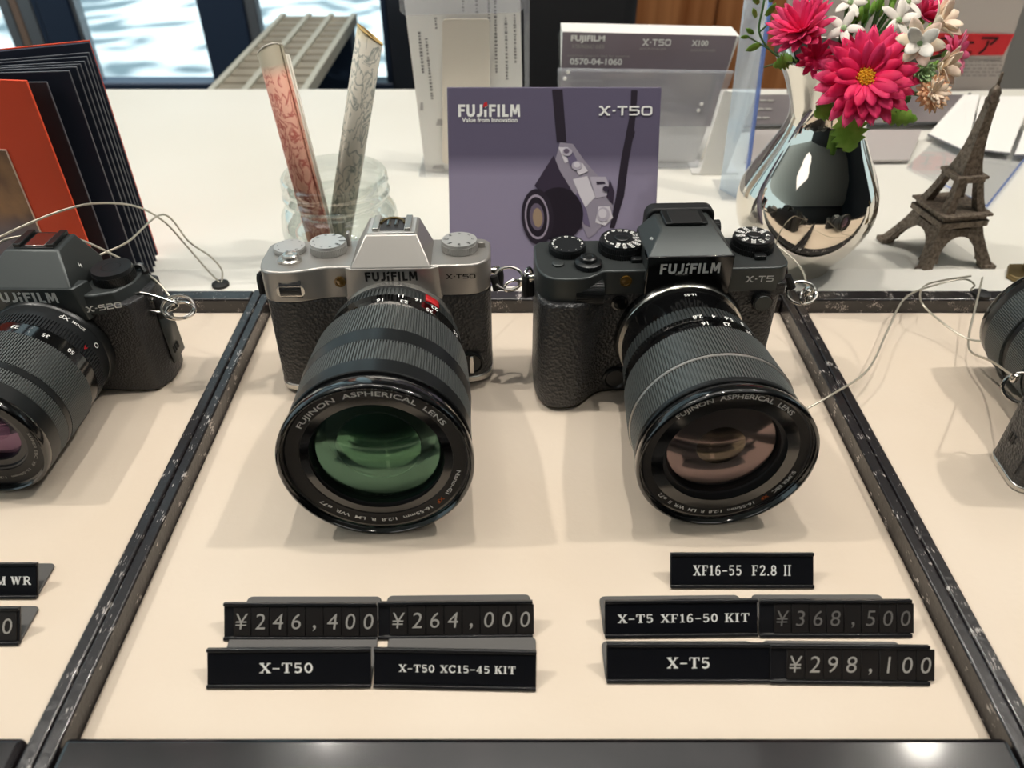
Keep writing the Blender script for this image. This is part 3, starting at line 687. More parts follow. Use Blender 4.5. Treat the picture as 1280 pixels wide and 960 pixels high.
MB(MM).gear(11.9, 11.9, 76, 78.8, 60, .4, Matrix.Translation((-19, 5, 0))).build('drive_ring', M['blk_satin'], cb)
MB(MM).box(-16, -10.5, -9.5, -6, 76.2, 78.4).build('drive_tab', M['blk_satin'], cb, bevel=.0005)
dial(cb, 49.5, 4.5, 78.4, 10.6, 4.8, 'blk_metal', 72, .95, 'white_ink', ('A', '12800', '6400', '3200', '1600', '800', '400', '200', '125', 'C'), 'sensitivity_dial', 2.3, .66, cap='blk_satin')
MB(MM).gear(11.1, 11.1, 76, 79, 60, .4, Matrix.Translation((49.5, 4.5, 0))).build('mode_ring', M['blk_satin'], cb)
MB(MM).box(47, 53, -9.5, -6, 76.2, 78.6).build('mode_tab', M['blk_satin'], cb, bevel=.0005)
T = Matrix.Translation((-38, -11, 76.2))
bt = MB(MM).lathe([(6.6, 0), (6.6, 2.4), (5.6, 3), (4.4, 3.2), (4.2, 5), (3.4, 5.6), (2.2, 5.7), (1.8, 5.2), (.01, 5.2)], 40, T).build('shutter_button', M['blk_satin'], cb)
MB(MM).gear(7.0, 7.0, .3, 2.4, 40, .4, T).build('power_switch', M['blk_metal'], bt)
MB(MM).lathe([(3, 0), (3, .9), (2.4, 1.2), (.01, 1.2)], 28, Matrix.Translation((-53, -9, 76.2))).build('function_button', M['magn'], cb)
MB(MM).gear(7, 7, -7, 7, 46, .35, Matrix.Translation((-38, -17.6, 65.2)) @ Matrix.Rotation(PI/2, 4, 'Y')).build('command_dial', M['blk_satin'], cb)
MB(MM).lathe([(3.0, 0), (3.0, .8), (2.2, .8), (2.0, .2), (.01, .5)], 28, Matrix.Translation((-19.5, -17.0, 70.6)) @ AX).build('assist_lamp', M['amber'], cb)
MB(MM).lathe([(4.2, 0), (4.2, 1.2), (3.2, 1.6), (2.8, .7), (.01, .7)], 32, Matrix.Translation((-21.5, -16.4, 57.8)) @ AX).build('front_button', M['blk_gloss'], cb)
q = MB(MM).gear(5.2, 5.2, 0, 3.0, 26, .5, Matrix.Translation((52, -16.4, 57.0)) @ AX).build('sync_cap', M['blk_satin'], cb)
MB(MM).lathe([(4.4, 3.0), (4.2, 3.6), (.01, 3.6)], 28, Matrix.Translation((52, -16.4, 57.0)) @ AX).build('cap_face', M['magn'], q)
T = Matrix.Translation((-20, -16.4, 10)) @ AX
MB(MM).lathe([(7, 0), (7, 2), (6, 2.6), (5.0, 1.6), (.01, 1.6)], 36, T).build('focus_lever', M['blk_satin'], cb)
lug(cb, -63.5, 2, 63, -1); lug(cb, 63.5, 2, 65, 1)
LO = (11.5, -16.5, 36.6)
lens_barrel(cb, LO, [
    ('ring', 'lens_mount', 'blk_gloss', 0, 5, 34, 33, 0), ('ring', 'mount_trim', 'steel', 3.5, 6, 33.4, 33.0, 0), ('ring', 'rear_barrel', 'blk_gloss', 5, 27, 31.5, 32.4, 0),
    ('rib', 'aperture_ring', 'magn', 26, 35.5, 33.6, 34.4, 110), ('ring', 'scale_band', 'blk_gloss', 35.5, 46.5, 34.4, 35.6, 0),
    ('rib', 'zoom_ring', 'ring_rib', 46.5, 70, 36.2, 38.2, 170), ('ring', 'barrel_groove', 'silver', 70, 71.4, 38.0, 38.0, 0), ('rib', 'focus_ring', 'ring_rib', 71.4, 87, 37.4, 37.8, 170),
    ('ring', 'barrel_lip', 'blk_satin', 86.8, 89.2, 38.1, 38.0, 0), ('ring', 'hood_mount', 'blk_gloss', 89, 94, 37.4, 38.4, 0)],
    'glass_rose', 'glass_rose_in', 39.2, 35.8, 30.0, 24.5, 98.3, ('FUJINON  ASPHERICAL  LENS', 92),
    [('SUPER EBC', 119, 25, 'white_ink'), ('XF', 139, 6, 'orange_ink'), ('16-55mm  1:2.8  R  LM  WR  II  ø72', 190, 84, 'white_ink')])
ap = [o for o in cb.children if o.name.startswith('scale_band')][0]
barrel_text('scale_numbers', [('16', -3, 43.5), ('23', 14, 43.2), ('35', 33, 43.2), ('2.8', -6, 37.6), ('4', 6, 37.6), ('5.6', 18, 37.6), ('8', 30, 37.6)], M['white_ink'], ap, LO, 35.75, 2.7)
rb = [o for o in cb.children if o.name.startswith('rear_barrel')][0]
barrel_text('lens_name', [('16-55', -2, 13)], M['white_ink'], rb, LO, 32.6, 2.0)

# ------------------------------------------------------------------ left black camera
cl = thing('mirrorless_camera', 'black mirrorless camera cut by the left edge of the frame, plain unmarked dial', 'camera', (-.2540, .3490, .0008), (R(.0), 0, R(-1.0)), 'mirrorless cameras on the trays')
gk = smooth_path([(-64, 4, 0), (-64.3, -12, 0), (-62, -26, 0), (-54, -32, 0), (-44, -30, 0), (-36, -22, 0), (-28, -17, 0), (-20, -16.5, 0)], 4)
pl_l = [(q.x, q.y) for q in gk] + [(50, -16.5), (58, -14.5), (63.5, -5), (64, 6), (62, 15), (55, 17), (-58, 17), (-63, 12)]
MB(MM).prism(inset(pl_l, 1.2), .2, 57, top=pl_l).build('leatherette_body', M['leather_fine'], cl, smooth=30, bevel=.0012, seg=3)
MB(MM).prism([(-64, -18), (-20, -18), (44, -17.5), (54, -14), (60, -4), (62, 12), (56, 17), (-60, 17), (-64, 8)], 52, 63,
             top=[(-62, -17), (-20, -17), (42, -16), (51, -12.5), (57, -3), (58.5, 11), (53, 16), (-58, 16), (-62, 8)]).build('top_plate', M['magn'], cl, smooth=30, bevel=.0010, seg=3)
MB(MM).box(-50, 50, 15, 20, 8, 60).build('rear_panel', M['blk_matte'], cl, bevel=.001)
cx = 12
MB(MM).add([(cx-29, -19.5, 50), (cx+26, -19.5, 50), (cx+30, -10, 50), (cx-32, -10, 50), (cx-26, -19.5, 68.6), (cx+23, -19.5, 68.6), (cx+27, -10, 68.6), (cx-30, -10, 68.6)],
           [(3, 2, 1, 0), (0, 1, 5, 4), (1, 2, 6, 5), (2, 3, 7, 6), (3, 0, 4, 7), (4, 5, 6, 7)]).build('front_panel', M['magn'], cl, bevel=.0007)
hump(cl, -26+cx, 23+cx, -14+cx, 13+cx, -19.4, 16, -3, 15, 60, 68.4, 81.6, 'magn', bevel=.0009)
sh = MB(MM).box(-10+cx, 10+cx, -2, 15, 81.4, 82.2).build('hot_shoe', M['blk_satin'], cl, bevel=.0003)
for sx in (-1, 1): MB(MM).box(cx+sx*8.4-1.9, cx+sx*8.4+1.9, -1.6, 14.6, 82.0, 84.0).build('shoe_rail', M['blk_satin'], sh, bevel=.0004)
MB(MM).box(-5+cx, 5+cx, -.5, 13, 82.2, 82.7).build('shoe_contact_plate', M['steel'], sh, bevel=.0002)
flat_text('maker_lettering', glyphs('FUJiFILM', LOGO), M['white_ink'], cl, ((cx-2.6)*MM, -.0196, .0638), (1, 0, 0), (0, 0, 1), width=.0335, height=.0064)
flat_text('model_lettering', glyphs('X-S20', MODEL), M['white_ink'], cl, (.0470, -.0172, .0580), (.93, .30, 0), (0, 0, 1), width=.0165, height=.0034, lift=.0019)
flat_text('flash_emblem', strokes([([(.3, 1), (0, .45), (.5, .55), (.2, 0)], .16, False)]), M['white_ink'], cl, ((cx+20.2)*MM, -.003, .0725), (0, 1, 0), (-.45, 0, .9), height=.0032, lift=.0012)
d3 = dial(cl, 46.5, 1, 62.8, 10.6, 7.0, 'blk_metal', 70, .93, None, (), 'control_dial')
MB(MM).lathe([(4.2, 7.05), (4.8, 7.2), (5.4, 7.05)], 40, Matrix.Translation((46.5, 1, 62.8))).build('dial_hub', M['blk_satin'], d3)
MB(MM).tube(smooth_path([(51, 10, 64), (57, 10, 65.5), (60.5, 7, 63)], 5), 1.6, 8).build('flash_switch', M['blk_satin'], cl)
pd = MB(MM).add([(64.2, -2, 10), (64.2, 13, 10), (63.6, 13, 46), (63.6, -2, 46)], [(0, 1, 2, 3)]).build('port_door', M['magn'], cl, solid=.001)
mb = MB(MM)
for k in range(3): mb.box(64.6, 65.0, 1+k*2.6, 2.4+k*2.6, 15, 18.5)
mb.build('port_marks', M['blk_matte'], pd)
lug(cl, 62, -2, 52, 1)
LO = (12.0, -16.5, 31.2)
lens_barrel(cl, LO, [
    ('ring', 'lens_mount', 'blk_satin', 0, 6, 30.5, 30, 0), ('ring', 'rear_barrel', 'blk_metal', 5, 15, 29.6, 29.8, 0),
    ('rib', 'aperture_ring', 'blk_metal', 14, 22, 30.4, 30.4, 120), ('ring', 'scale_band', 'blk_gloss', 22, 31, 30.4, 30.8, 0),
    ('rib', 'zoom_ring', 'ring_rib', 31, 52, 31.4, 31.4, 170), ('ring', 'barrel_groove', 'blk_satin', 52, 56, 31.2, 31.2, 0), ('rib', 'focus_ring', 'ring_rib', 56, 64, 31.2, 31.2, 170),
    ('ring', 'front_barrel', 'blk_satin', 64, 72, 31.4, 31.0, 0)],
    'glass_purple', 'glass_purple', 31.0, 28.4, 19.0, 15.5, 76.5, None,
    [('SUPER EBC  XF  16-50mm  1:2.8-4.8', 140, 120, 'grey_ink')])
ap = [o for o in cl.children if o.name.startswith('scale_band')][0]
barrel_text('scale_numbers', [('16', -22, 26.5), ('23', 8, 26.5), ('35', 34, 26.5), ('50', 58, 26.5)], M['white_ink'], ap, LO, 31.0, 2.5)
rb = [o for o in cl.children if o.name.startswith('rear_barrel')][0]
barrel_text('lens_name', [('XF', 36, 8.5), ('O', 74, 10)], M['white_ink'], rb, LO, 30.0, 2.8)
barrel_text('lens_name', [('ZOOM', 50, 8.5)], M['white_ink'], rb, LO, 30.0, 1.7)
barrel_text('red_letter', [('A', 66, 18)], M['red_ink'], rb, LO, 30.9, 2.2)

# ------------------------------------------------------------------ right camera, turned away
cr = thing('mirrorless_camera', 'black camera turned away at the right edge, only corner and lens rings showing', 'camera', (.3005, .2690, .0), (0, 0, R(178)), 'mirrorless cameras on the trays')
pl_r = plan(60, 60, -15.5, 15.5, 8, 9)
MB(MM).prism(inset(pl_r, .4), 3.4, 52).build('leatherette_body', M['leather'], cr, smooth=40, bevel=.0006)
MB(MM).prism(pl_r, .3, 3.5).build('base_plate', M['silver_edge'], cr, smooth=40, bevel=.0006)
MB(MM).prism(inset(pl_r, 1.2), -.2, .5).build('base_foot', M['blk_matte'], cr, smooth=40)
MB(MM).prism(inset(pl_r, .2), 52, 66).build('top_plate', M['magn'], cr, smooth=40, bevel=.0010)
hump(cr, -12, 30, -5, 22, -16.4, 14, -5, 15, 60, 66, 82, 'magn')
pd = MB(MM).box(59.4, 60.3, -7, 10, 8, 46).build('port_door', M['leather'], cr, bevel=.0004)
mb = MB(MM)
for k in range(2): mb.box(60.3, 60.6, -4+k*2.6, -2.6+k*2.6, 18, 23)
mb.build('port_marks', M['blk_matte'], pd)
lug(cr, 59.5, 2, 55, 1)
LO = (9, -15.5, 35)
lens_barrel(cr, LO, [
    ('ring', 'lens_mount', 'silver_edge', 0, 5, 31, 31, 0), ('ring', 'rear_barrel', 'blk_metal', 4, 26, 30.6, 31.5, 0),
    ('rib', 'zoom_ring', 'ring_rib', 26, 42, 32.2, 32.6, 170), ('ring', 'barrel_groove', 'blk_satin', 41.5, 46, 32.0, 32.4, 0), ('rib', 'focus_ring', 'ring_rib', 46, 62, 33.8, 34.4, 180),
    ('ring', 'front_barrel', 'blk_satin', 61.5, 68, 34.2, 33.6, 0)],
    'glass_purple', 'glass_purple', 33.2, 30, 24, 20, 72, None, [])

# ------------------------------------------------------------------ price and name plates
def plate(bl, br, label, kind, text, group='black plastic price and name plates', lean=38, tall=.0150, base=(.0028, .0), depth=.0225, hw=None, mid=None, tag_text_w=None, th=None, tiles0=None):
    P, Q = G(*bl), G(*br); w = (Q-P).length; yaw = math.atan2(Q.y-P.y, Q.x-P.x); c = (P+Q)/2
    t = thing('price_plate' if kind == 'price' else 'name_plate', label, 'price tag' if kind == 'price' else 'name tag', c, (0, 0, yaw), group)
    sn, cn = math.sin(R(lean)), math.cos(R(lean)); h = w/2
    def face(a, b, d): return Vector((a, b*sn - d*cn*0 + d*sn*0, b*cn)) + Vector((0, -cn, sn))*d      # along, up the face, out of the face
    def slab(mb, a0, a1, b0, b1, d0, d1):
        vs = [face(a, b, d) for d in (d0, d1) for b in (b0, b1) for a in (a0, a1)]
        mb.add(vs, [(0, 2, 3, 1), (4, 5, 7, 6), (0, 1, 5, 4), (2, 6, 7, 3), (0, 4, 6, 2), (1, 3, 7, 5)])
    mb = MB(); slab(mb, -h, h, 0, tall, -.0011, 0)
    slab(mb, -h, h, 0, .0014, 0, .0012); slab(mb, -h, h, tall-.0013, tall, 0, .0010)
    mb.build('holder_face', M['plate'], t, bevel=.00025)
    mb = MB(); mb.prism(rrect(-h+base[0], h-base[1], .0, depth, .0022, 4), .0001, .0012)
    mb.build('holder_base', M['plate_back_lit'], t, bevel=.0003)
    xd = (1, 0, 0); yd = (0, sn, cn)
    if kind == 'name':
        mb = MB(); slab(mb, -h+.0004, h-.0004, .0016, tall-.0015, 0, .0004); cd = mb.build('name_card', M['card_blk'], t)
        for (s_, ox, tw) in text:
            flat_text('card_lettering', glyphs(s_, SER, .1), M['white_ink'], cd, face(ox, .0076, .0004), xd, yd, width=tw, height=th or .0036)
    else:
        chars, x0, pitch, mats = text
        for i, ch in enumerate(chars):
            a = x0 + i*pitch
            mb = MB(); slab(mb, a-pitch*.48, a+pitch*.48, .0016, tall-.0015, 0, .0004+.0001*(i % 2)); tl = mb.build('digit_tile', M['tile'], t, bevel=.0001, seg=1)
            v, f = font2d(ch, -.004 if ch != ',' else 0, .12)
            hh = .0062 if ch != ',' else .0024
            b = .0076 if ch != ',' else .0050
            flat_text('numeral', (v, f), M[mats], tl, face(a, b, .0006), xd, yd, height=hh)
    return t
plate((280, 800), (471, 800), 'black price plate reading ¥246,400, left of the ¥264,000 plate', 'price', ('¥246,400', -.0231, .0072, 'grey_ink'), depth=.0200, base=(.0045, .0005))
plate((473, 799), (666, 797), 'black price plate reading ¥264,000, left of centre on the middle tray', 'price', ('¥264,000', -.0226, .0072, 'grey_ink'), depth=.0200, base=(.0015, .0005))
plate((259, 860), (464, 859), 'black name plate directly in front of the ¥246,400 price plate', 'name', [('X-T50', -.001, .0200)], th=.0040)
plate((467, 859), (670, 863), 'black name plate with small letters in front of the ¥264,000 price plate', 'name', [('X-T50', -.0144, .0134), ('XC15-45', .0038, .0186), ('KIT', .0189, .0079)], th=.0030)
plate((838, 735), (1017, 735), 'single black name plate standing alone below the all-black camera', 'name', [('XF16-55', -.0106, .0204), ('F2.8', .0092, .0105), ('II', .0190, .0030)], th=.0046, depth=.0165)
plate((756, 797), (947, 795), 'black name plate directly left of the ¥368,500 price plate', 'name', [('X-T5', -.0184, .0141), ('XF16-50', .0031, .0228), ('KIT', .0222, .0098)], th=.0036, depth=.0190, base=(-.0004, .003))
plate((949, 796), (1139, 796), 'black price plate reading ¥368,500 in faint digits', 'price', ('¥368,500', -.0212, .0070, 'faint_ink'), depth=.0195, base=(.001, .005))
plate((758, 853), (962, 853), 'black name plate directly left of the ¥298,100 price plate', 'name', [('X-T5', .0, .0162)], th=.0044, depth=.0172, base=(-.0004, .003))
plate((962, 854), (1161, 856), 'black price plate reading ¥298,100, nearest row at right', 'price', ('¥298,100', -.0204, .0070, 'grey_ink'), depth=.0178, base=(.001, .005))
b_ = G(47, 748); u_ = FPX
plate((47-200, 748.5), (47, 748), 'black name plate cut by the left edge, behind the plate showing a single 0', 'name', [('LM', .0165, .0080), ('WR', .0268, .0086)], base=(.0, .0), th=.0036, depth=.0175)
plate((25-203, 806.5), (25, 806), 'price plate showing a single 0 at the left edge of the frame', 'price', ('¥146,300', -.0228, .0072, 'grey_ink'), base=(.0, .0), depth=.0175)

# ------------------------------------------------------------------ catalogue box
def frame_from(origin, xd, yd):
    xd = Vector(xd).normalized(); yd = Vector(yd).normalized(); n = xd.cross(yd).normalized()
    m = Matrix.Identity(4)
    for i in range(3): m[i][0] = xd[i]; m[i][1] = yd[i]; m[i][2] = n[i]
    m.translation = Vector(origin); return m
def planar(name, pts, mat, parent, F, d, thick=.0):
    mb = MB(); mb.add([(x, y, d) for x, y in pts], [tuple(range(len(pts)))], F); return mb.build(name, mat, parent, smooth=0, solid=thick)
def printed(col_a, col_b, z_split, z_soft, axis=1):
    """printed two-tone picture ground"""
    m = pbr('printed_purple_card', col_a, .45, spec=.35); nt = m.node_tree; b = nt.nodes['Principled BSDF']
    tc = nt.nodes.new('ShaderNodeTexCoord'); sp = nt.nodes.new('ShaderNodeSeparateXYZ'); nt.links.new(tc.outputs['Object'], sp.inputs[0])
    mp = nt.nodes.new('ShaderNodeMapRange'); mp.inputs['From Min'].default_value = z_split-z_soft; mp.inputs['From Max'].default_value = z_split+z_soft
    nt.links.new(sp.outputs[2], mp.inputs['Value'])
    r = nt.nodes.new('ShaderNodeValToRGB'); r.color_ramp.elements[0].color = lin(col_b); r.color_ramp.elements[1].color = lin(col_a)
    nt.links.new(mp.outputs['Result'], r.inputs['Fac']); nt.links.new(r.outputs['Color'], b.inputs['Base Color']); return m
bw, bh, bt_ = .1345, .1245, .006
A_ = AY(566, 365, .4395); 
BX0 = -.0408
lean = R(25)
bxt = thing('catalogue_box', 'purple-grey catalogue pack showing a strapped camera, leaning upright between the two cameras', 'catalogue', (BX0+bw/2, .4398, .0042))
Fb = frame_from((-bw/2, 0, 0), (1, 0, 0), (0, math.sin(lean), math.cos(lean)))
MB().box(0, bw, 0, bh, -bt_, 0, Fb).build('box_cover', printed('605970', '928aa2', .070, .006), bxt, bevel=.0006)
MB().box(.03, .10, 0, .085, -.0012, 0, frame_from((-bw/2, .057, 0), (1, 0, 0), (0, -.18, 1))).build('box_strut', M['white'], bxt)
n_ = Vector((0, -math.cos(lean), math.sin(lean)))
def bpt(x, y, d=.0): return Fb @ Vector((x, y, d))
# picture coordinates: pixel u (563..828) and v (118..370) on the front
def bp(u, v):
    # the front face plane, solved exactly
    d = ray(u, v); o = Vector((BX0, .4398, .0042)); nn = n_
    t = (o - Vector((0, 0, EYE))).dot(nn)/d.dot(nn); P = Vector((0, 0, EYE)) + d*t - o
    return (P.x, P.dot(Vector((0, math.sin(lean), math.cos(lean)))))
def bpoly(name, px, mat, d): return planar(name, [bp(*p) for p in reversed(px)], mat, bxt, Fb, d)
flat_text('maker_lettering', glyphs('FUJiFILM', LOGO), M['white_ink'], bxt, bpt(*bp(611.5, 138)), (1, 0, 0), (0, math.sin(lean), math.cos(lean)), width=.0390, height=.0080, lift=.0003)
planar('red_accent', [bp(*p) for p in [(603.6, 134.5), (609.4, 132.5), (608.8, 127.0), (605, 128.8)]], M['red_ink'], bxt, Fb, .0005)
flat_text('slogan_lettering', font2d('Value from Innovation', .02), M['white_ink'], bxt, bpt(*bp(612, 150)), (1, 0, 0), (0, math.sin(lean), math.cos(lean)), width=.0350, lift=.0003)
flat_text('model_lettering', glyphs('X-T50', MODEL), M['white_ink'], bxt, bpt(*bp(782, 138.5)), (1, 0, 0), (0, math.sin(lean), math.cos(lean)), width=.0335, height=.0058, lift=.0006)
PK = {k: pbr('print_'+k, c, .45, spec=.3) for k, c in dict(strap='2b2430', dark='3a3142', lens='241d28', ringl='a79cae', ringm='6a5f72', grey='97909f', lite='d9d4dc', mid='b9b2c0', amber='a08a74', shade='6d6480').items()}
bpoly('strap_print', [(690, 112), (703, 112), (708, 178), (696, 178)], PK['strap'], .0002)
bpoly('strap_print', [(789, 113), (797, 113), (795, 140), (792, 168), (786, 200), (780, 245), (768, 285), (762, 285), (770, 245), (776, 200), (783, 165), (788, 140)], PK['strap'], .0002)
bpoly('strap_print', [(783, 163), (794, 164), (792, 172), (782, 171)], PK['strap'], .00025)
bpoly('camera_print', [(700, 178), (716, 180), (730, 200), (742, 214), (752, 224), (768, 240), (766, 262), (752, 282), (744, 292), (735, 298), (728, 282), (715, 262), (700, 240), (690, 215)], PK['grey'], .0003)
bpoly('camera_print', [(692, 194), (700, 214), (716, 240), (726, 262), (728, 285), (700, 296), (688, 256), (668, 232)], PK['dark'], .0004)
bpoly('camera_print', [(716, 224), (734, 220), (744, 246), (731, 260)], PK['lite'], .0004)
bpoly('camera_print', [(737, 221), (757, 221), (766, 243), (745, 248)], PK['mid'], .0005)
bpoly('camera_print', [(745, 227), (755, 227), (757, 230), (746, 231)], PK['dark'], .0006)
bpoly('camera_print', [(748, 258), (762, 258), (766, 272), (756, 282), (744, 278)], PK['lite'], .0005)
bpoly('camera_print', [(698, 184), (710, 184), (718, 198), (706, 204)], PK['lite'], .0005)
bpoly('camera_print', [(706, 190), (716, 190), (722, 202), (713, 208)], PK['shade'], .0006)
bpoly('camera_print', [(716, 206), (728, 204), (735, 214), (724, 219)], PK['lite'], .0007)
bpoly('camera_print', [(722, 240), (733, 262), (738, 284), (730, 280), (722, 262), (716, 248)], PK['shade'], .0005)
bpoly('camera_print', [(762, 224), (768, 240), (766, 256), (758, 246)], PK['dark'], .0006)
def bell(name, u, v, ru, rv, mat, d, rot=0): 
    bpoly(name, [(u+ru*math.cos(a)*math.cos(R(rot))-rv*math.sin(a)*math.sin(R(rot)), v+ru*math.cos(a)*math.sin(R(rot))+rv*math.sin(a)*math.cos(R(rot))) for a in [2*PI*k/28 for k in range(28)]], mat, d)
bell('lens_print', 698, 268, 31, 34, PK['lens'], .0006)
bell('lens_print', 672, 271, 20, 35, PK['strap'], .0007, -4)
bell('lens_print', 671, 271, 15, 28, PK['ringl'], .0008, -4)
bell('lens_print', 671, 271, 13, 25, PK['lens'], .0009, -4)
bell('lens_print', 671, 271, 9, 17, PK['ringm'], .0010, -4)
bell('lens_print', 672, 272, 6, 12, PK['amber'], .0011, -4)
bell('dial_print', 754, 268, 8, 9, PK['mid'], .0008)
bell('dial_print', 753, 267, 5, 6, PK['lite'], .0009)
bell('dial_print', 709, 190, 6, 5, PK['mid'], .0009)
bell('dial_print', 708, 189, 3.5, 3, PK['ringm'], .0010)
bell('dial_print', 721, 207, 6.5, 5.5, PK['mid'], .0009)
bell('dial_print', 721, 206, 4, 3.5, PK['lite'], .0010)
bell('dial_print', 757, 236, 4, 3.5, PK['dark'], .0010)

# ------------------------------------------------------------------ glass jar and rolled paper notes
jc = (-.1155, .4745)
jar = thing('glass_jar', 'small clear glass jar with a threaded neck, behind the silver camera', 'jar', (jc[0], jc[1], .0042))
out = [(.001, .0), (.030, .0), (.0365, .0025), (.0385, .008), (.0388, .030), (.0378, .038), (.0340, .044), (.0318, .0462), (.0322, .048), (.0345, .0495), (.0350, .051), (.0345, .0525), (.0335, .0535), (.0338, .0575), (.0345, .0585), (.0338, .060), (.0342, .0625), (.0330, .0640)]
inn = [(.0312, .0640), (.0302, .060), (.0300, .048), (.0325, .043), (.0355, .036), (.0362, .028), (.036, .009), (.033, .005), (.001, .004)]
MB().lathe(out, 72).build('jar_body', M['jar_glass'], jar, smooth=60)
MB().lathe(inn, 72).build('jar_lining', clear('jar_inner_glass', (.97, .98, .975), .05, .02, edge=(.6, .68, .64), edge_amt=.6), jar, smooth=60)
MB().tube(smooth_path([(math.sin(R(a))*.0352, -math.cos(R(a))*.0352, z) for a, z in ((-16, .0465), (-17.5, .0485), (-16, .0505), (0, .0505), (16, .0505), (17.5, .0485), (16, .0465), (0, .0465))], 4, True), .0007, 8, True).build('embossed_frame', M['jar_glass'], jar)
def note_mat(base, inkc, tip, sc, split):
    m = pbr('printed_note_paper', base, .65); nt = m.node_tree; b = nt.nodes['Principled BSDF']
    tc = nt.nodes.new('ShaderNodeTexCoord'); mp = nt.nodes.new('ShaderNodeMapping'); mp.inputs['Scale'].default_value = (sc, sc, sc*.55); nt.links.new(tc.outputs['Object'], mp.inputs[0])
    w = nt.nodes.new('ShaderNodeTexNoise'); w.inputs['Scale'].default_value = 1; w.inputs['Detail'].default_value = 3; w.inputs['Distortion'].default_value = 1.2
    nt.links.new(mp.outputs[0], w.inputs['Vector'])
    r = nt.nodes.new('ShaderNodeValToRGB'); e = r.color_ramp.elements; e[0].position = .445; e[0].color = lin(base); e[1].position = .50; e[1].color = lin(inkc)
    k = e.new(.555); k.color = lin(base)
    nt.links.new(w.outputs['Fac'], r.inputs['Fac'])
    sp = nt.nodes.new('ShaderNodeSeparateXYZ'); nt.links.new(tc.outputs['Object'], sp.inputs[0])
    g = nt.nodes.new('ShaderNodeMapRange'); g.inputs['From Min'].default_value = split-.004; g.inputs['From Max'].default_value = split+.004; nt.links.new(sp.outputs[2], g.inputs['Value'])
    mx = nt.nodes.new('ShaderNodeMix'); mx.data_type = 'RGBA'; nt.links.new(g.outputs['Result'], mx.inputs[0]); nt.links.new(r.outputs['Color'], mx.inputs[6]); mx.inputs[7].default_value = lin(tip)
    nt.links.new(mx.outputs[2], b.inputs['Base Color']); return m
def rolled_note(bot, top, r, mats, label, spin=0, roll_off=(.0038, .004, 0)):
    b, t = Vector(bot), Vector(top); L = (t-b).length
    o = thing('rolled_note', label, 'rolled paper note', b, (t-b).to_track_quat('Z', 'Y').to_euler(), 'rolled notes in the jar')
    n = 48; vs = []; fs = []
    for k in range(n+1):
        a = spin + 2*PI*1.75*k/n; rr = r*(1-.22*k/n)
        vs += [(rr*math.cos(a), rr*math.sin(a), 0), (rr*math.cos(a), rr*math.sin(a), L + .004*math.sin(a))]
    fs = [(2*k, 2*k+2, 2*k+3, 2*k+1) for k in range(n)]
    MB().add(vs, fs).build('paper_roll', mats[0], o, smooth=50, solid=.0004)
    vs2 = [(v[0]*1.006, v[1]*1.006, v[2]+(.0003 if i % 2 else 0)) for i, v in enumerate(vs)]
    rim = [Vector(vs2[2*k+1]) for k in range(n+1)]
    MB().tube(rim, .00045, 6).build('paper_edge', mats[1], o)
    off = (t-b).to_track_quat('Z', 'Y').inverted() @ Vector(roll_off)
    q = MB(); q.add([(x*.72+off.x, y*.72+off.y, z*.955) for x, y, z in vs], fs); q.build('inner_roll', mats[1], o, smooth=50, solid=.0004)
    return o
nA = note_mat('e0a892', 'b0554a', 'a39a86', 150, .120); nB = note_mat('d6d0c2', '8a8f88', 'cbbd96', 150, .141)
rolled_note((-.1300, .4700, .0100), (-.1480, .4950, .1375), .0084, (nA, pbr('paper_edge_white', 'ece6da', .6)), 'rolled note with red printing leaning left in the glass jar', 2.2)
rolled_note((-.1235, .4880, .0105), (-.0868, .4990, .1460), .0088, (nB, pbr('paper_edge_ochre', 'cfae6c', .6)), 'rolled pale note with grey green printing leaning right in the jar', 2.2, (.0008, .002, 0))

# ------------------------------------------------------------------ album at left
al = thing('photo_album', 'open standing photo album with black pages, red cover and a mounted photo, at left', 'album', (-.365, .432, .0))
sp = Vector((-.368, .4315))
def page(u, v, ztop, mat, name, thick=.0011, z0=.001, dy=0):
    e = G(u, v, ztop); q = Vector((e.x, e.y)) - sp; L = q.length; ang = math.atan2(q.y, q.x)
    T = Matrix.Translation((sp.x+.365, sp.y-.432, 0)) @ Matrix.Rotation(ang, 4, 'Z')
    o = MB().box(.004, L, -thick/2, thick/2, z0+.0035, ztop, T).build(name, M[mat], al, bevel=.0002, seg=1)
    return o, T, L
cov, T, L = page(111.5, 52.5, .1462, 'album_page', 'back_cover', .0026)
MB().box(-.002, L+.0004, .0012, .0024, .004, .1468, T).build('cover_lining', M['red_board'], cov)
for u, v, m, zz in [(110.5, 66, 'album_page', .1425), (108, 71, 'album_page', .1423), (105, 77, 'album_page', .1418), (100, 80.5, 'album_page', .1414), (95, 84, 'album_page', .1410), (86, 89, 'album_page', .1406), (58, 103, 'album_grey', .1378)]:
    o, T, L = page(u, v, zz, m, 'page')
    MB().box(.004, L+.0002, -.0005, .0005, zz-.0001, zz+.0003, T).box(L, L+.0004, -.0005, .0005, .0045, zz+.0002, T).build('page_rim', M['page_edge'], o)
red, T, L = page(33.5, 100.5, .1432, 'red_board', 'red_sheet', .0014)
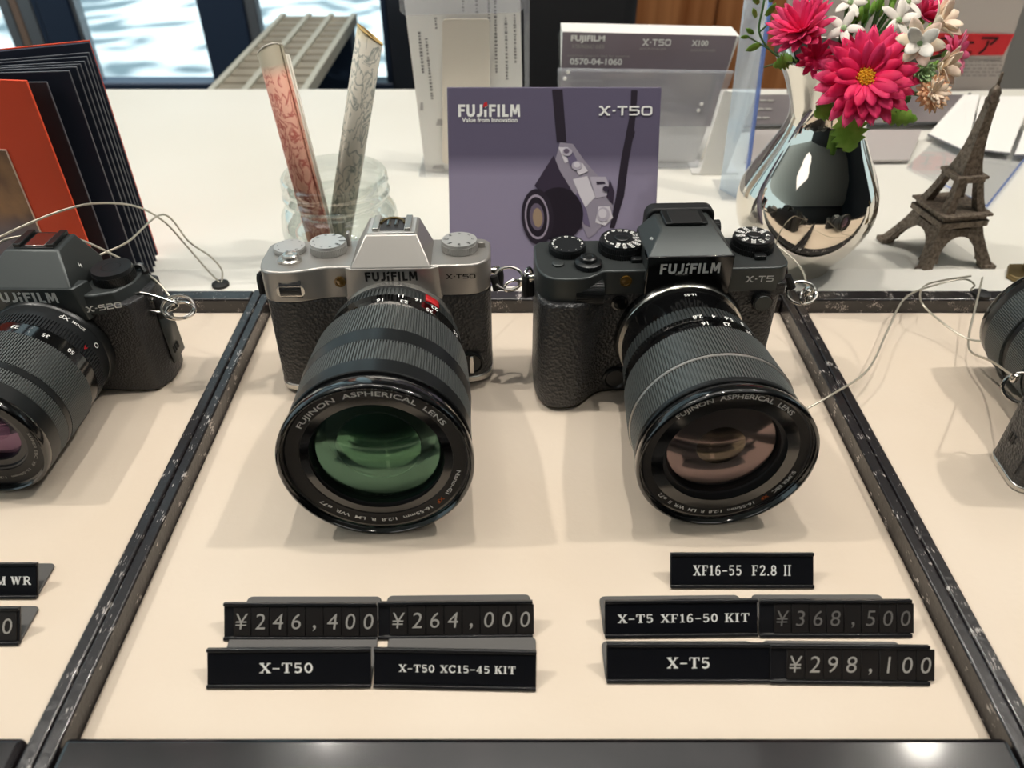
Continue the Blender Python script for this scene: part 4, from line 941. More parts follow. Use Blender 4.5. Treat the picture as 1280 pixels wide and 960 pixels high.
def photo_mat():
    m = pbr('photo_print', '6b4a33', .35, mottle=(38, 'a8794c', .38, .66, 6)); nt = m.node_tree; b = nt.nodes['Principled BSDF']
    tc = nt.nodes.new('ShaderNodeTexCoord'); s_ = nt.nodes.new('ShaderNodeSeparateXYZ'); nt.links.new(tc.outputs['Object'], s_.inputs[0])
    g = nt.nodes.new('ShaderNodeMapRange'); g.inputs['From Min'].default_value = .052; g.inputs['From Max'].default_value = .066; nt.links.new(s_.outputs[2], g.inputs['Value'])
    mx = nt.nodes.new('ShaderNodeMix'); mx.data_type = 'RGBA'; nt.links.new(g.outputs['Result'], mx.inputs[0]); mx.inputs[6].default_value = lin('5c5563')
    old = b.inputs['Base Color'].links[0].from_socket; nt.links.new(old, mx.inputs[7]); nt.links.new(mx.outputs[2], b.inputs['Base Color']); return m
MB().box(.01, L-.0285, -.0012, -.0007, .012, .1040, T).build('photo_print', photo_mat(), red)
MB().box(L-.0285, L-.0277, -.0012, -.0006, .012, .1040, T).box(.01, L-.0277, -.0012, -.0006, .1040, .1048, T).build('photo_border', M['petal_cream'], red)

# ------------------------------------------------------------------ paper sign holder behind
def quad_slab(mb, pts, t):       # pts: four corners (front), thickness along +y
    P = [Vector(p) for p in pts]; mb.add(P + [p + Vector((0, t, 0)) for p in P], [(0, 1, 2, 3), (7, 6, 5, 4), (0, 4, 5, 1), (1, 5, 6, 2), (2, 6, 7, 3), (3, 7, 4, 0)])
sgl = (-.03, .637, 0)
sg = thing('sign_holder', 'tall clear acrylic holder with white sheets of vertical printed text', 'sign holder', sgl)
o_ = Vector(sgl)
def sy(u, v, Y=.637): return AY(u, v, Y) - o_
ZT = .185
def ext(u0, v0, u1, v1, z, Y=.637):       # point at height z on the line through two seen points
    a, b = AY(u0, v0, Y), AY(u1, v1, Y); k = (z-a.z)/(b.z-a.z); return a+(b-a)*k - o_
mb = MB(); pl_, pr_ = (508, 25, 532, 215), (651, 25, 655, 215)
quad_slab(mb, [ext(*pl_, .0005), ext(*pr_, .0005), ext(*pr_, ZT), ext(*pl_, ZT)], .0012); ps = mb.build('paper_sheet', M['white'], sg)
mb = MB()
for k, (u, va, vb) in enumerate([(526, 40, 92), (534, 48, 125), (620, 0, 90), (612, 0, 30), (633, 22, 100), (597, 0, 16), (580, 0, 14), (644, 18, 80), (548, 22, 34)]):
    v = va
    rr = random.Random(k)
    while v < vb:
        h_ = rr.uniform(1.4, 3.2); w_ = rr.uniform(.8, 1.8); x_ = u+(v-60)*(.1 if u < 560 else .02)
        P = [sy(x_-w_, v+h_, .6365), sy(x_+w_, v+h_, .6365), sy(x_+w_, v, .6365), sy(x_-w_, v, .6365)]
        mb.add(P, [(0, 1, 2, 3)]); v += h_+rr.uniform(.8, 2.4)
mb.build('printed_text', pbr('pale_print', '8f8c8a', .6), ps, smooth=0)
mb = MB()
for u, v, a, b in ((552, 153, 7, 4), (527, 133, 2, 5), (548, 209, 8, 2)):
    MB().add([sy(u-a, v+b, .6365), sy(u+a, v+b, .6365), sy(u+a*.8, v-b, .6365), sy(u-a*.7, v-b, .6365)], [(0, 1, 2, 3)]).build('ink_mark', pbr('smudge_print', 'b9b5b3', .6), ps, smooth=0)
pts = [AY(u, v, .632)-o_ for u, v in rrect(553, 612, 24, 205, 5)]
MB().add(pts + [p+Vector((0, .002, 0)) for p in pts], [tuple(range(len(pts)-1, -1, -1)), tuple(range(len(pts), 2*len(pts)))] + [(i, (i+1) % len(pts), len(pts)+(i+1) % len(pts), len(pts)+i) for i in range(len(pts))]).build('beige_card', pbr('beige_card', 'e6ddcf', .6), sg)
pts = [(AY(u, v, .626)-o_) for u, v in ((500, 14), (506, 19.5), (650, 15.5), (655, 10))]; zt_ = Vector((0, 0, .05))
pts = pts + [pts[3]+zt_, pts[0]+zt_]
MB().add(pts + [p+Vector((0, .0015, 0)) for p in pts], [tuple(range(6)), tuple(range(11, 5, -1))] + [(i, 6+i, 6+(i+1) % 6, (i+1) % 6) for i in range(6)]).build('front_pocket', M['acrylic_hazy'], sg, smooth=0)
mb = MB(); quad_slab(mb, [ext(655, 25, 657, 215, .0005), ext(662, 25, 661, 215, .0005), ext(662, 25, 661, 215, ZT), ext(655, 25, 657, 215, ZT)], .02); mb.build('side_panel', M['acrylic_hazy'], sg, smooth=0)
MB().box(-.05, .055, -.012, .035, .0003, .002).build('holder_foot', M['acrylic'], sg, bevel=.0004)

# ------------------------------------------------------------------ leaflet holder with leaflets
lh = Vector((.115, .655, 0))
ho = thing('leaflet_holder', 'clear acrylic leaflet holder behind the purple catalogue pack', 'leaflet holder', lh)
le = thing('leaflet_stack', 'thick stack of white leaflets with a grey printed front sheet in the acrylic holder', 'leaflets', lh + Vector((0, .004, .0)))
ol = lh + Vector((0, .004, .0))
YL = .655
def lp(u, v, Y=YL): return AY(u, v, Y)
fl = lambda u, v, Y=YL: lp(u, v, Y) - ol
BLp, BRp, TRp, TLp = fl(703, 205), fl(868, 205), fl(925, 45), fl(703, 40)
for q in (BLp, BRp): q.z = .002
mb = MB(); quad_slab(mb, [BLp, BRp, TRp, TLp], .03); mb.build('sheet_stack', M['white'], le, bevel=.0004)
gs = MB(); a0, a1 = fl(698, 158, YL-.0012), fl(888, 158, YL-.0012)
quad_slab(gs, [a0, a1, fl(921, 45, YL-.0012), fl(703.5, 40, YL-.0012)], .0010); gs = gs.build('front_sheet', pbr('grey_purple_print', '7c7078', .45, mottle=(14, '857b83', .4, .7, 2)), le)
def ltxt(s_, u, v, w, h, mat='white_ink', bold=.01, tab=None):
    P = fl(u, v, YL-.0016); k = .64/FPX*1.0
    flat_text('sheet_lettering', font2d(s_, bold) if not tab else glyphs(s_, tab), M[mat], gs, P, (1, 0, -.012), (0, 0, 1), width=w*k, height=h*k*1.1, lift=.0001)
ltxt('FUJIFILM', 735, 49, 41, 8, bold=.04); ltxt('X-T50 PRODUCT GUIDE', 735, 58, 39, 4, 'grey_ink')
ltxt('0570-04-1060', 745, 77, 64, 7, bold=.03); ltxt('customer support desk for cameras', 748, 70, 76, 3, 'grey_ink', 0)
ltxt('X-T50', 821, 53, 34, 7, tab=MODEL); ltxt('X100', 875, 54, 20, 6, bold=.03); ltxt('special site and user guide', 816, 61, 32, 4, 'grey_ink', 0); ltxt('special site and samples', 879, 63, 30, 4, 'grey_ink', 0)
ltxt('weekdays 9:30 to 17:30', 732, 86, 48, 3, 'grey_ink', 0); ltxt('made for everyday pictures', 731, 101, 46, 4, 'grey_ink', 0)
# holder: back, front pocket, lip, sides, base
H0 = lambda u, v, Y: AY(u, v, Y) - lh
mb = MB(); a = H0(697, 205, YL-.012); b = H0(872, 205, YL-.012); a.z = b.z = .0015
quad_slab(mb, [a, b, H0(918, 89, YL-.012), H0(697, 86, YL-.012)], .0022); mb.build('front_pocket', M['acrylic_hazy'], ho, smooth=0)
mb = MB(); mb.tube([H0(697, 87, YL-.012), H0(916, 90, YL-.012)], .0013, 8); mb.build('pocket_lip', M['acrylic_hazy'], ho)
mb = MB(); a2 = H0(703, 205, YL)+Vector((0, .046, 0)); b2 = H0(868, 205, YL)+Vector((0, .046, 0)); a2.z = b2.z = .0015
quad_slab(mb, [a2, b2, H0(931, 60, YL)+Vector((0, .046, 0)), H0(701, 60, YL)+Vector((0, .046, 0))], .0022); mb.build('back_panel', M['acrylic'], ho, smooth=0)
MB().box(-.075, .055, -.013, .055, .0002, .0015).build('holder_base', M['acrylic'], ho, smooth=0)
mb = MB()
for u, v in ((710, 90), (706, 98), (873, 138), (877, 130)):
    P = H0(u, v, YL-.0125); MB().lathe([(.0001, .0009), (.0012, .0006), (.0016, 0)], 14, Matrix.Translation(P) @ AX).build('rivet', M['white'], ho)

# clear acrylic panel with blue edges beside it, white card inside
ap_ = Vector((.19, .60, 0))
ac = thing('blue_edged_divider', 'clear acrylic panel with pale blue edges left of the silver vase', 'acrylic stand', ap_)
mb = MB(); q = [AY(905, 205, .60)-ap_, AY(934, 228, .575)-ap_, AY(963, 0, .60)-ap_, AY(930, 0, .62)-ap_]
for k in (0, 1): q[k].z = .0008
mb.add(q + [p+Vector((.002, .002, 0)) for p in q], [(0, 1, 2, 3), (7, 6, 5, 4), (0, 4, 5, 1), (1, 5, 6, 2), (2, 6, 7, 3), (3, 7, 4, 0)]); mb.build('clear_sheet', clear('pale_blue_acrylic', (.86, .93, .99), .14, .05, haze=.22, hazecol=(.80, .90, 1)), ac, smooth=0)
MB().tube([q[1], q[2]], .0018, 8).build('blue_edge', M['acrylic_edge'], ac)
MB().box(-.02, .02, -.02, .02, .0002, .0010).build('panel_foot', M['acrylic'], ac, smooth=0)
wc = Vector((.175, .63, 0))
wt = thing('white_card', 'plain white upright card seen through the acrylic panel left of the vase', 'card', wc)
mb = MB(); q = [AY(876, 206, .63)-wc, AY(908, 212, .63)-wc, AY(945, 116, .63)-wc, AY(905, 114, .63)-wc]
q[0].z = q[1].z = .0005
quad_slab(mb, q, .0012); mb.build('card_face', M['white'], wt)
MB().box(-.02, .02, .001, .03, .0003, .0015).build('card_foot', M['white'], wt)

# ------------------------------------------------------------------ right background: sign card, tilted leaflets, acrylic box, tags
o_ = Vector((.36, .80, 0))
sb = thing('sign_board', 'large pale grey board with a red label strip, far right behind the tower statuette', 'sign board', o_)
Fsb = lambda u, v, Y=.80: AY(u, v, Y)-o_
mb = MB(); q = [Fsb(985, 118), Fsb(1243, 113), Fsb(1292, -30), Fsb(985, -30)]
for k in (0, 1): q[k].z = max(q[k].z, .004)
quad_slab(mb, q, .004); mb.build('board_face', pbr('pale_grey_board', 'b5aba3', .5, spec=.4), sb)
mb = MB(); quad_slab(mb, [Fsb(1128, 70, .7985), Fsb(1254, 69, .7985), Fsb(1268, 43, .7985), Fsb(1128, 41, .7985)], .001); rl = mb.build('red_label', M['red_ink'], sb)
flat_text('label_lettering', font2d('フェア', .01), M['black_ink'], rl, Fsb(1209, 57, .7982), (1, 0, 0), (0, 0, 1), width=.057, height=.0165, lift=.0003)
mb = MB(); rr = random.Random(5)
for r_ in range(5):
    u = 1150
    while u < 1250:
        w_ = rr.uniform(2, 9); mb.add([Fsb(u, 76+r_*4.4+1.6, .7985), Fsb(u+w_, 76+r_*4.4+1.6, .7985), Fsb(u+w_, 76+r_*4.4, .7985), Fsb(u, 76+r_*4.4, .7985)], [(0, 1, 2, 3)]); u += w_+rr.uniform(1, 3)
mb.build('printed_text', pbr('board_print', '8d8580', .6), sb, smooth=0)
MB().box(-.04, .10, .0, .045, .0, .004).build('board_foot', M['acrylic'], sb, smooth=0)
def tilted_card(name, label, cat, px, z_front, z_back, mat, rim=None, thick=.0015):
    """a card lying back on a wedge: px = near-left, near-right, far-right, far-left pixels"""
    P = [G(*px[0], z_front), G(*px[1], z_front), G(*px[2], z_back), G(*px[3], z_back)]; c = sum(P, Vector())/4; c.z = 0
    t = thing(name, label, cat, c); mb = MB(); Q = [p-c for p in P]; dn = Vector((0, 0, -thick))
    mb.add(Q + [p+dn for p in Q], [(0, 1, 2, 3), (7, 6, 5, 4), (0, 4, 5, 1), (1, 5, 6, 2), (2, 6, 7, 3), (3, 7, 4, 0)]); mb.build('card_face', mat, t)
    fb = MB(); e = .0025
    fb.add([Q[0]+dn, Q[1]+dn, Q[2]+dn, Q[3]+dn] + [Vector((p.x, p.y, .0002)) for p in Q], [(3, 2, 1, 0), (4, 5, 6, 7), (0, 1, 5, 4), (1, 2, 6, 5), (2, 3, 7, 6), (3, 0, 4, 7)]); fb.build('wedge_stand', M['acrylic'], t, smooth=0)
    if rim: MB().tube([Q[0], Q[1], Q[2]], .0018, 6).build('card_rim', rim, t)
    return t, Q
dk, Qd = tilted_card('leaflet_card', 'dark grey leaflet on a low clear stand behind the silver vase', 'leaflet', ((925, 158), (1196, 154), (1212, 118), (938, 118)), .006, .016, pbr('dark_grey_leaflet', '6c6668', .35, spec=.6, mottle=(10, '8c8583', .45, .75, 2)), M['blk_satin'])
tilted_card('leaflet_card', 'pale grey leaflet nearer than the dark one, right of the silver vase', 'leaflet', ((930, 202), (1136, 200), (1152, 162), (945, 162)), .004, .010, pbr('pale_grey_leaflet', 'b4adaa', .3, spec=.6))
mb = MB()
for k in range(3):
    for j in range(2):
        q = Qd[3]+(Qd[2]-Qd[3])*(.05+.035*j)+(Qd[0]-Qd[3])*(.2+.27*k)+Vector((0, 0, .0006)); mb.box(q.x, q.x+.006, q.y-.004, q.y, q.z, q.z+.0002)
mb.build('printed_mark', M['grey_ink'], dk)
# big clear box with blue edges
cbx = G(1232, 262)
abx = thing('acrylic_riser', 'clear acrylic riser with thin blue edges behind the tower statuette', 'acrylic riser', cbx)
E1 = G(1132, 212)-cbx; E2 = G(1300, 176)-cbx; zt_ = Vector((0, 0, .003))
E1.z = E2.z = 0
MB().add([Vector((0, 0, .0008)), E2+Vector((0, 0, .0008)), E1+E2+Vector((0, 0, .0008)), E1+Vector((0, 0, .0008)), zt_, E2+zt_, E1+E2+zt_, E1+zt_], [(3, 2, 1, 0), (4, 5, 6, 7), (0, 1, 5, 4), (1, 2, 6, 5), (2, 3, 7, 6), (3, 0, 4, 7)]).build('clear_plate', M['acrylic'], abx, smooth=0)
MB().tube([zt_, E2+zt_], .0009, 6).tube([zt_, E1*.55+zt_], .0007, 6).build('blue_edge', M['acrylic_edge'], abx)
for i, (px, lab) in enumerate([(((1212, 186), (1262, 192), (1290, 120), (1226, 120)), 'white paper tag lying on the clear riser at far right'),
                               (((1160, 168), (1208, 190), (1224, 118), (1205, 118)), 'white paper tag partly behind the tip of the tower statuette'),
                               (((1268, 194), (1310, 194), (1330, 135), (1290, 135)), 'white paper tag cut off by the right edge of the frame')]):
    t, Q = tilted_card('paper_tag', lab, 'paper tag', px, .006, .018, M['white'], None, .0008); t['group'] = 'paper tags at the far right'
    MB().tube([Q[0], Q[1]], .0009, 6).build('tag_edge', pbr('grey_edge', '77757a', .6), t)  # grey line along the near edge of the tag
# ------------------------------------------------------------------ behind: black chair, oak cabinet
wd = thing('wooden_cabinet', 'oak veneer cabinet in the background right of centre', 'cabinet', (.47, 2.00, -Z0))
MB().box(-.27, .23, -.15, .3, .06, 1.15).build('cabinet_body', M['wood'], wd, bevel=.004)
for x in (-.268, -.018): MB().box(x, x+.246, -.168, -.151, .08, 1.13).build('cabinet_door', M['wood'], wd, bevel=.002)
MB().box(-.25, .21, -.12, .28, 0, .06).build('plinth', M['wall_dark'], wd)
ch = thing('office_chair', 'black upholstered chair with rounded back, behind the counter by the oak cabinet', 'chair', (.115, 1.19, -Z0))
MB().prism(rrect(-.17, .060, .50, 1.20, .07, 8), -.04, .04, AX).build('backrest', pbr('black_upholstery', '17171a', .7), ch, smooth=40, bevel=.02, seg=3)
MB().prism(rrect(-.22, .11, -.29, .02, .06, 6), .43, .51).build('seat', pbr('black_seat_fabric', '1b1b1e', .75), ch, smooth=40, bevel=.015)
MB().tube([(-.05, -.13, .06), (-.05, -.13, .44)], .025, 12).build('stem', M['blk_satin'], ch)
mb = MB()
for k in range(5):
    a = 2*PI*k/5; mb.tube([(-.05, -.13, .07), (-.05+.17*math.cos(a), -.13+.17*math.sin(a), .03)], .022, 8)
mb.build('star_base', M['blk_satin'], ch)

# ------------------------------------------------------------------ silver vase
vz = (.1945, .4735)
vs_ = thing('flower_vase', 'mirror-polished silver vase with flared mouth holding the flowers', 'vase', (vz[0], vz[1], .004))
prof = [(.001, .0), (.0235, .0), (.0255, .002), (.0280, .007), (.0370, .020), (.0425, .032), (.0446, .044), (.0430, .056), (.0375, .068), (.0310, .080), (.0255, .091), (.0232, .100), (.0240, .108), (.0275, .117), (.0320, .126), (.0370, .1335), (.0392, .1370), (.0390, .1378), (.0380, .1374)]
prof += [(r-.0014, z) for r, z in [(.0368, .1340), (.0315, .1262), (.0270, .1175), (.0234, .108), (.0226, .100), (.0250, .091), (.0295, .080), (.037, .068), (.042, .056), (.0435, .044), (.041, .03), (.03, .01), (.0016, .004)]]
pp = smooth_path([(r, z, 0) for r, z in prof], 4)
MB().lathe([(max(.0004, q.x), q.y) for q in pp], 96).build('vase_body', M['chrome'], vs_, smooth=70)

# ------------------------------------------------------------------ flowers (all stand in the vase)
NECK = Vector((vz[0], vz[1], .105))
def frame_dir(p, d, spin=0):
    d = Vector(d).normalized(); q = d.to_track_quat('Z', 'Y'); return q.to_matrix().to_4x4() @ Matrix.Rotation(spin, 4, 'Z')
def petal(mb, L, w, curl, T, notch=.08, n=5, cup=.15, tip=1.0):
    vs = []; fs = []
    for i in range(n+1):
        t = i/n; ww = w*math.sin(PI*min(1, (t*.86+.10)))**.7*(1 if t < .98 else .45*tip)
        x = L*t; z = L*(curl[0]*t + curl[1]*t*t)
        for j in (-1, 0, 1):
            vs.append((x - (L*notch if (i == n and j == 0) else 0), ww*j*.5, z + abs(j)*ww*cup))
    for i in range(n):
        for j in range(2): fs.append((3*i+j, 3*i+3+j, 3*i+4+j, 3*i+1+j))
    mb.add(vs, fs, T)
def stem(o, base_local, path_world, r=.0011, mat='leaf_dark'):
    inv = o.matrix_basis.inverted()
    o_loc = o.location
    rm = o.rotation_euler.to_matrix().inverted()
    pts = [rm @ (Vector(up(p)) - Vector(o_loc)) for p in path_world]
    MB().tube(smooth_path(pts, 6), r, 8).build('stem', M[mat], o)
def daisy(u, v, Y, rad, face, label, mats, whorls, centre=None, spin=0, seed=1, cat='flower', name='gerbera_flower', group='flowers in the silver vase', stem_to=None, r0=.0):
    p = AY(u, v, Y); rnd = random.Random(seed)
    q = Vector(face).normalized().to_track_quat('Z', 'Y')
    o = thing(name, label, cat, p, q.to_euler(), group)
    for wi, (cnt, lr, wr, c0, c1, zo) in enumerate(whorls):
        mb = MB()
        for k in range(cnt):
            a = 2*PI*(k+.5*(wi % 2))/cnt + rnd.uniform(-.06, .06); l_ = rad*lr*rnd.uniform(.93, 1.05)
            petal(mb, l_, rad*wr, (c0+rnd.uniform(-.08, .08), c1), Matrix.Translation((0, 0, zo*rad)) @ Matrix.Rotation(a, 4, 'Z') @ Matrix.Translation((rad*r0, 0, 0)) @ Matrix.Rotation(rnd.uniform(-.2, .2), 4, 'X'))
        mb.build(['outer_petals', 'middle_petals', 'inner_petals', 'heart_petals'][wi], M[mats[min(wi, len(mats)-1)]], o, smooth=60, solid=.0004)
    if centre:
        cr_, cm = centre
        mb = MB(); mb.lathe([(rad*cr_, 0), (rad*cr_*.95, rad*cr_*.35), (rad*cr_*.6, rad*cr_*.6), (.0001, rad*cr_*.62)], 24)
        for k in range(40):
            a = k*2.4; r_ = rad*cr_*math.sqrt(k/40); mb.lathe([(.0006, 0), (.0005, .0012), (.0001, .0014)], 6, Matrix.Translation((r_*math.cos(a), r_*math.sin(a), rad*cr_*(.62-.3*k/40))))
        mb.build('flower_centre', M[cm], o)
    MB().lathe([(.0012, -rad*.34), (rad*.14, -rad*.24), (rad*.24, -rad*.06), (rad*.2, 0)], 16).build('sepals', M['leaf'], o)
    back = p - Vector(face).normalized()*rad*.32
    stem(o, None, [back, back*.55 + NECK*.45 + Vector((0, 0, .008)), NECK + Vector((rnd.uniform(-.008, .008), rnd.uniform(-.008, .008), .004)), NECK + Vector((rnd.uniform(-.004, .004), rnd.uniform(-.004, .004), -.04))])
    return o
FW = [(20, .90, .30, .10, .05, 0.), (18, .76, .28, .30, .02, .04), (14, .52, .24, .62, -.1, .07)]
daisy(1081, 98, .432, .0272, (-.18, -.80, .52), 'large hot pink gerbera with yellow centre facing the viewer', ['petal_pink', 'petal_hot', 'petal_hot', 'petal_hot'], FW, (.20, 'pollen'), .2, 3, r0=.14)
daisy(1004, 42, .455, .0185, (-.55, -.42, .72), 'pink daisy at the upper left of the bouquet, seen from the side', ['petal_pink', 'petal_pink', 'petal_hot'], [(16, 1.0, .30, .35, .12, 0), (14, .85, .28, .7, .1, .05), (10, .6, .24, 1.2, 0, .08)], None, 0, 5)
daisy(1152, 22, .485, .0165, (.45, -.35, .75), 'rose pink daisy at the top right behind the cream blossom', ['petal_rose', 'petal_pink', 'petal_pink'], [(16, 1.0, .28, .3, .1, 0), (14, .8, .26, .7, .1, .05), (9, .6, .22, 1.2, 0, .08)], None, 0, 7)
daisy(1190, 68, .475, .0165, (.72, -.55, .25), 'pink daisy turned away at the right edge of the bouquet', ['petal_rose', 'petal_rose', 'petal_pink'], [(14, 1.0, .32, .15, -.25, 0), (12, .78, .3, .5, -.1, .05)], (.18, 'petal_hot'), 0, 9)
daisy(1019, 74, .450, .0115, (-.2, -.75, .45), 'small deep red pink bloom under the white flowers, low left of the bouquet', ['petal_hot', 'petal_hot'], [(12, 1.0, .34, .3, .1, 0), (10, .7, .3, .9, 0, .05)], None, 0, 11)
daisy(1164, 117, .424, .0108, (.15, -.80, .5), 'small peach chrysanthemum hanging at the right of the bouquet', ['petal_peach', 'petal_peach', 'petal_cream', 'petal_cream'], [(18, 1.0, .30, .10, .05, 0), (16, .86, .28, .4, 0, .06), (13, .66, .26, .8, -.1, .1), (9, .5, .24, 1.3, -.2, .1)], None, 0, 13, name='chrysanthemum')
STAR = [(5, 1.0, .42, .25, -.15, 0)]
for u, v, Y, r_, f_, lab, sd_ in [(1054, 36, .445, .0108, (-.2, -.8, .6), 'white star-shaped blossom left of centre above the big gerbera', 21), (1062, 4, .47, .0108, (.0, -.7, .7), 'white star blossom at the top edge, left of the green buds', 22),
                                  (1122, 26, .455, .0125, (.2, -.75, .5), 'white star blossom right of the green buds', 23), (1134, 3, .475, .011, (.3, -.6, .7), 'white star blossom at the top edge above the rose pink daisy', 24)]:
    daisy(u, v, Y, r_, f_, lab, ['petal_white'], STAR, (.10, 'leaf_pale'), 0, sd_, name='star_blossom')
CRM = [(6, 1.0, .52, .55, -.12, 0), (4, .7, .5, 1.1, -.2, .04)]
daisy(1149, 55, .420, .0128, (-.25, -.75, .35), 'cream blossom with green throat above the peach chrysanthemum', ['petal_cream', 'petal_white'], CRM, (.14, 'leaf_pale'), 0, 31, name='cream_blossom')
daisy(1167, 33, .440, .0115, (.5, -.5, .6), 'half-open cream blossom at the right, below the rose pink daisy', ['petal_cream'], [(6, 1.0, .55, 1.1, -.35, 0), (4, .8, .5, 1.8, -.5, .0)], None, 0, 33, name='cream_blossom')
daisy(1172, 82, .436, .0115, (.55, -.7, .1), 'peach-pink blossom directly above the peach chrysanthemum', ['petal_cream'], [(6, 1.0, .5, .9, -.3, 0), (4, .8, .5, 1.6, -.5, .0)], None, 0, 34, name='cream_blossom')
daisy(1152, 91, .428, .0062, (0, -.9, .3), 'small pale green bud beside the big gerbera', ['leaf_pale', 'leaf_pale', 'leaf_pale'], [(9, 1.0, .5, .4, .2, 0), (8, .8, .45, .9, .1, .05), (6, .5, .4, 1.4, 0, .1)], None, 0, 35, name='green_bud', cat='flower bud')
# green buds and stems at the top centre
gb = thing('green_bud_spray', 'spray of thin green stems with small buds at the top of the bouquet', 'foliage', AY(1090, 40, .47), group='flowers in the silver vase')
gl_ = AY(1090, 40, .47)
mb = MB(); mk = MB(); rnd = random.Random(8)
for k in range(12):
    e = AY(1068+4.5*k+rnd.uniform(-4, 4), rnd.uniform(-14, 26), .462+rnd.uniform(0, .03)); s0 = NECK+Vector((rnd.uniform(-.008, .008), rnd.uniform(-.006, .006), .0))
    pth = smooth_path([s0-gl_, (s0*.5+e*.5)-gl_+Vector((rnd.uniform(-.004, .004), 0, 0)), e-gl_], 5); mb.tube(pth, .0008, 6)
    mk.lathe([(.0002, -.004), (.0017, -.002), (.0020, .001), (.0010, .004), (.0002, .005)], 8, Matrix.Translation(e-gl_))
mb.build('stems', M['leaf_dark'], gb); mk.build('buds', M['leaf'], gb)
def leaf(u0, v0, u1, v1, Y0, Y1, w, label, jag=True, mat='leaf', nrm=(0, -1, .3)):
    a, b = AY(u0, v0, Y0), AY(u1, v1, Y1); L = (b-a).length; d = (b-a).normalized(); n = Vector(nrm); n = (n-d*n.dot(d)).normalized(); s_ = d.cross(n)
    o = thing('green_leaf', label, 'leaf', a, group='leaves of the bouquet'); N = 12; vs = []; fs = []
    for i in range(N+1):
        t = i/N; ww = w*math.sin(PI*min(1, t*.93+.05))**.8*(1+(.22*(1 if i % 2 else -1) if jag else 0)); ww = max(ww, .0004)
        m_ = d*(L*t) - n*(L*.18*t*t); vs += [m_+s_*ww*.5+n*ww*.12, m_, m_-s_*ww*.5+n*ww*.12]
    for i in range(N):
        for j in range(2): fs.append((3*i+j, 3*i+3+j, 3*i+4+j, 3*i+1+j))
    MB().add(vs, fs).build('leaf_blade', M[mat], o, smooth=60, solid=.0003)
    stem(o, None, [a, a*.5+NECK*.5, NECK+Vector((0, 0, .0))], .0008)
leaf(1056, 140, 1066, 190, .440, .432, .019, 'broad jagged leaf hanging over the front of the vase')
leaf(1095, 140, 1150, 150, .442, .438, .010, 'narrow curled leaf drooping right below the big gerbera')
leaf(1040, 130, 1020, 145, .448, .444, .012, 'leaf at the left of the vase mouth beside the gerbera', mat='leaf')
leaf(1105, 128, 1140, 122, .445, .442, .011, 'leaf tucked between the big gerbera and the peach chrysanthemum', mat='leaf_dark')
leaf(990, 72, 970, 82, .462, .455, .008, 'small leaf under the side-facing pink daisy', mat='leaf')
tw = AY(960, 50, .47)
sgp = thing('leafy_sprig', 'thin twig with small green leaves sticking out left of the bouquet', 'foliage', tw, group='flowers in the silver vase')
mb = MB(); main = [AY(1015, 95, .468), AY(985, 78, .47), AY(962, 62, .47), AY(949, 40, .472), AY(953, 12, .474), AY(958, -12, .476)]
mb.tube(smooth_path([NECK-tw, NECK+Vector((-.006, 0, .02))-tw] + [p-tw for p in main], 5), .0007, 6)
for a, b in (((962, 62), (935, 46)), ((949, 40), (968, 24)), ((980, 76), (955, 84))): mb.tube([AY(*a, .47)-tw, AY(*b, .468)-tw], .0005, 6)
mb.build('twig', M['leaf_dark'], sgp)
mb = MB()
for u, v, l_, a in ((942, 42, .006, 150), (951, 55, .009, 200), (945, 22, .006, 120), (957, 20, .008, 60), (948, 5, .008, 130), (962, 3, .008, 70), (956, -3, .008, 95), (968, 26, .006, 30), (936, 46, .005, 180), (978, 78, .008, 10)):
    P = AY(u, v, .469)-tw; T = Matrix.Translation(P) @ Matrix.Rotation(R(90), 4, 'X') @ Matrix.Rotation(R(a), 4, 'Z')
    petal(mb, l_, l_*.45, (.1, .1), T, 0, 4)
mb.build('small_leaves', M['leaf'], sgp, smooth=60, solid=.0003)

# ------------------------------------------------------------------ tower statuette
et = thing('tower_statuette', 'bronze brown miniature lattice tower statuette at right', 'statuette', (.3030, .4910, .0005), (0, 0, R(10)))
mb = MB(); hb = .0225
def q4(h, z): return [(-h, -h, z), (h, -h, z), (h, h, z), (-h, h, z)]
# four splayed legs with arches
legm = []
for sx in (-1, 1):
    for sy_ in (-1, 1):
        lm = MB(); secs = [(.0245, .0075, .0), (.0235, .0072, .004), (.0195, .0066, .013), (.0158, .0066, .022), (.0130, .0068, .031)]
        vs = []
        for c, w, z in secs:
            x0, x1 = sx*(c+w*.35), sx*(c-w*.65-(.003 if z > .02 else 0)); y0, y1 = sy_*(c+w*.35), sy_*(c-w*.65-(.003 if z > .02 else 0))
            vs += [(x0, y0, z), (x1, y0, z), (x1, y1, z), (x0, y1, z)]
        fs = [(3, 2, 1, 0)] + [(4*i+k, 4*i+(k+1) % 4, 4*i+4+(k+1) % 4, 4*i+4+k) for i in range(4) for k in range(4)] + [(16, 17, 18, 19)]
        lm.add(vs, fs)
        lm.box(sx*.0200 if sx > 0 else sx*.0285, sx*.0285 if sx > 0 else sx*.0200, sy_*.0200 if sy_ > 0 else sy_*.0285, sy_*.0285 if sy_ > 0 else sy_*.0200, 0, .0032)
        lm.build('leg', M['iron'], et, bevel=.0004, smooth=30)
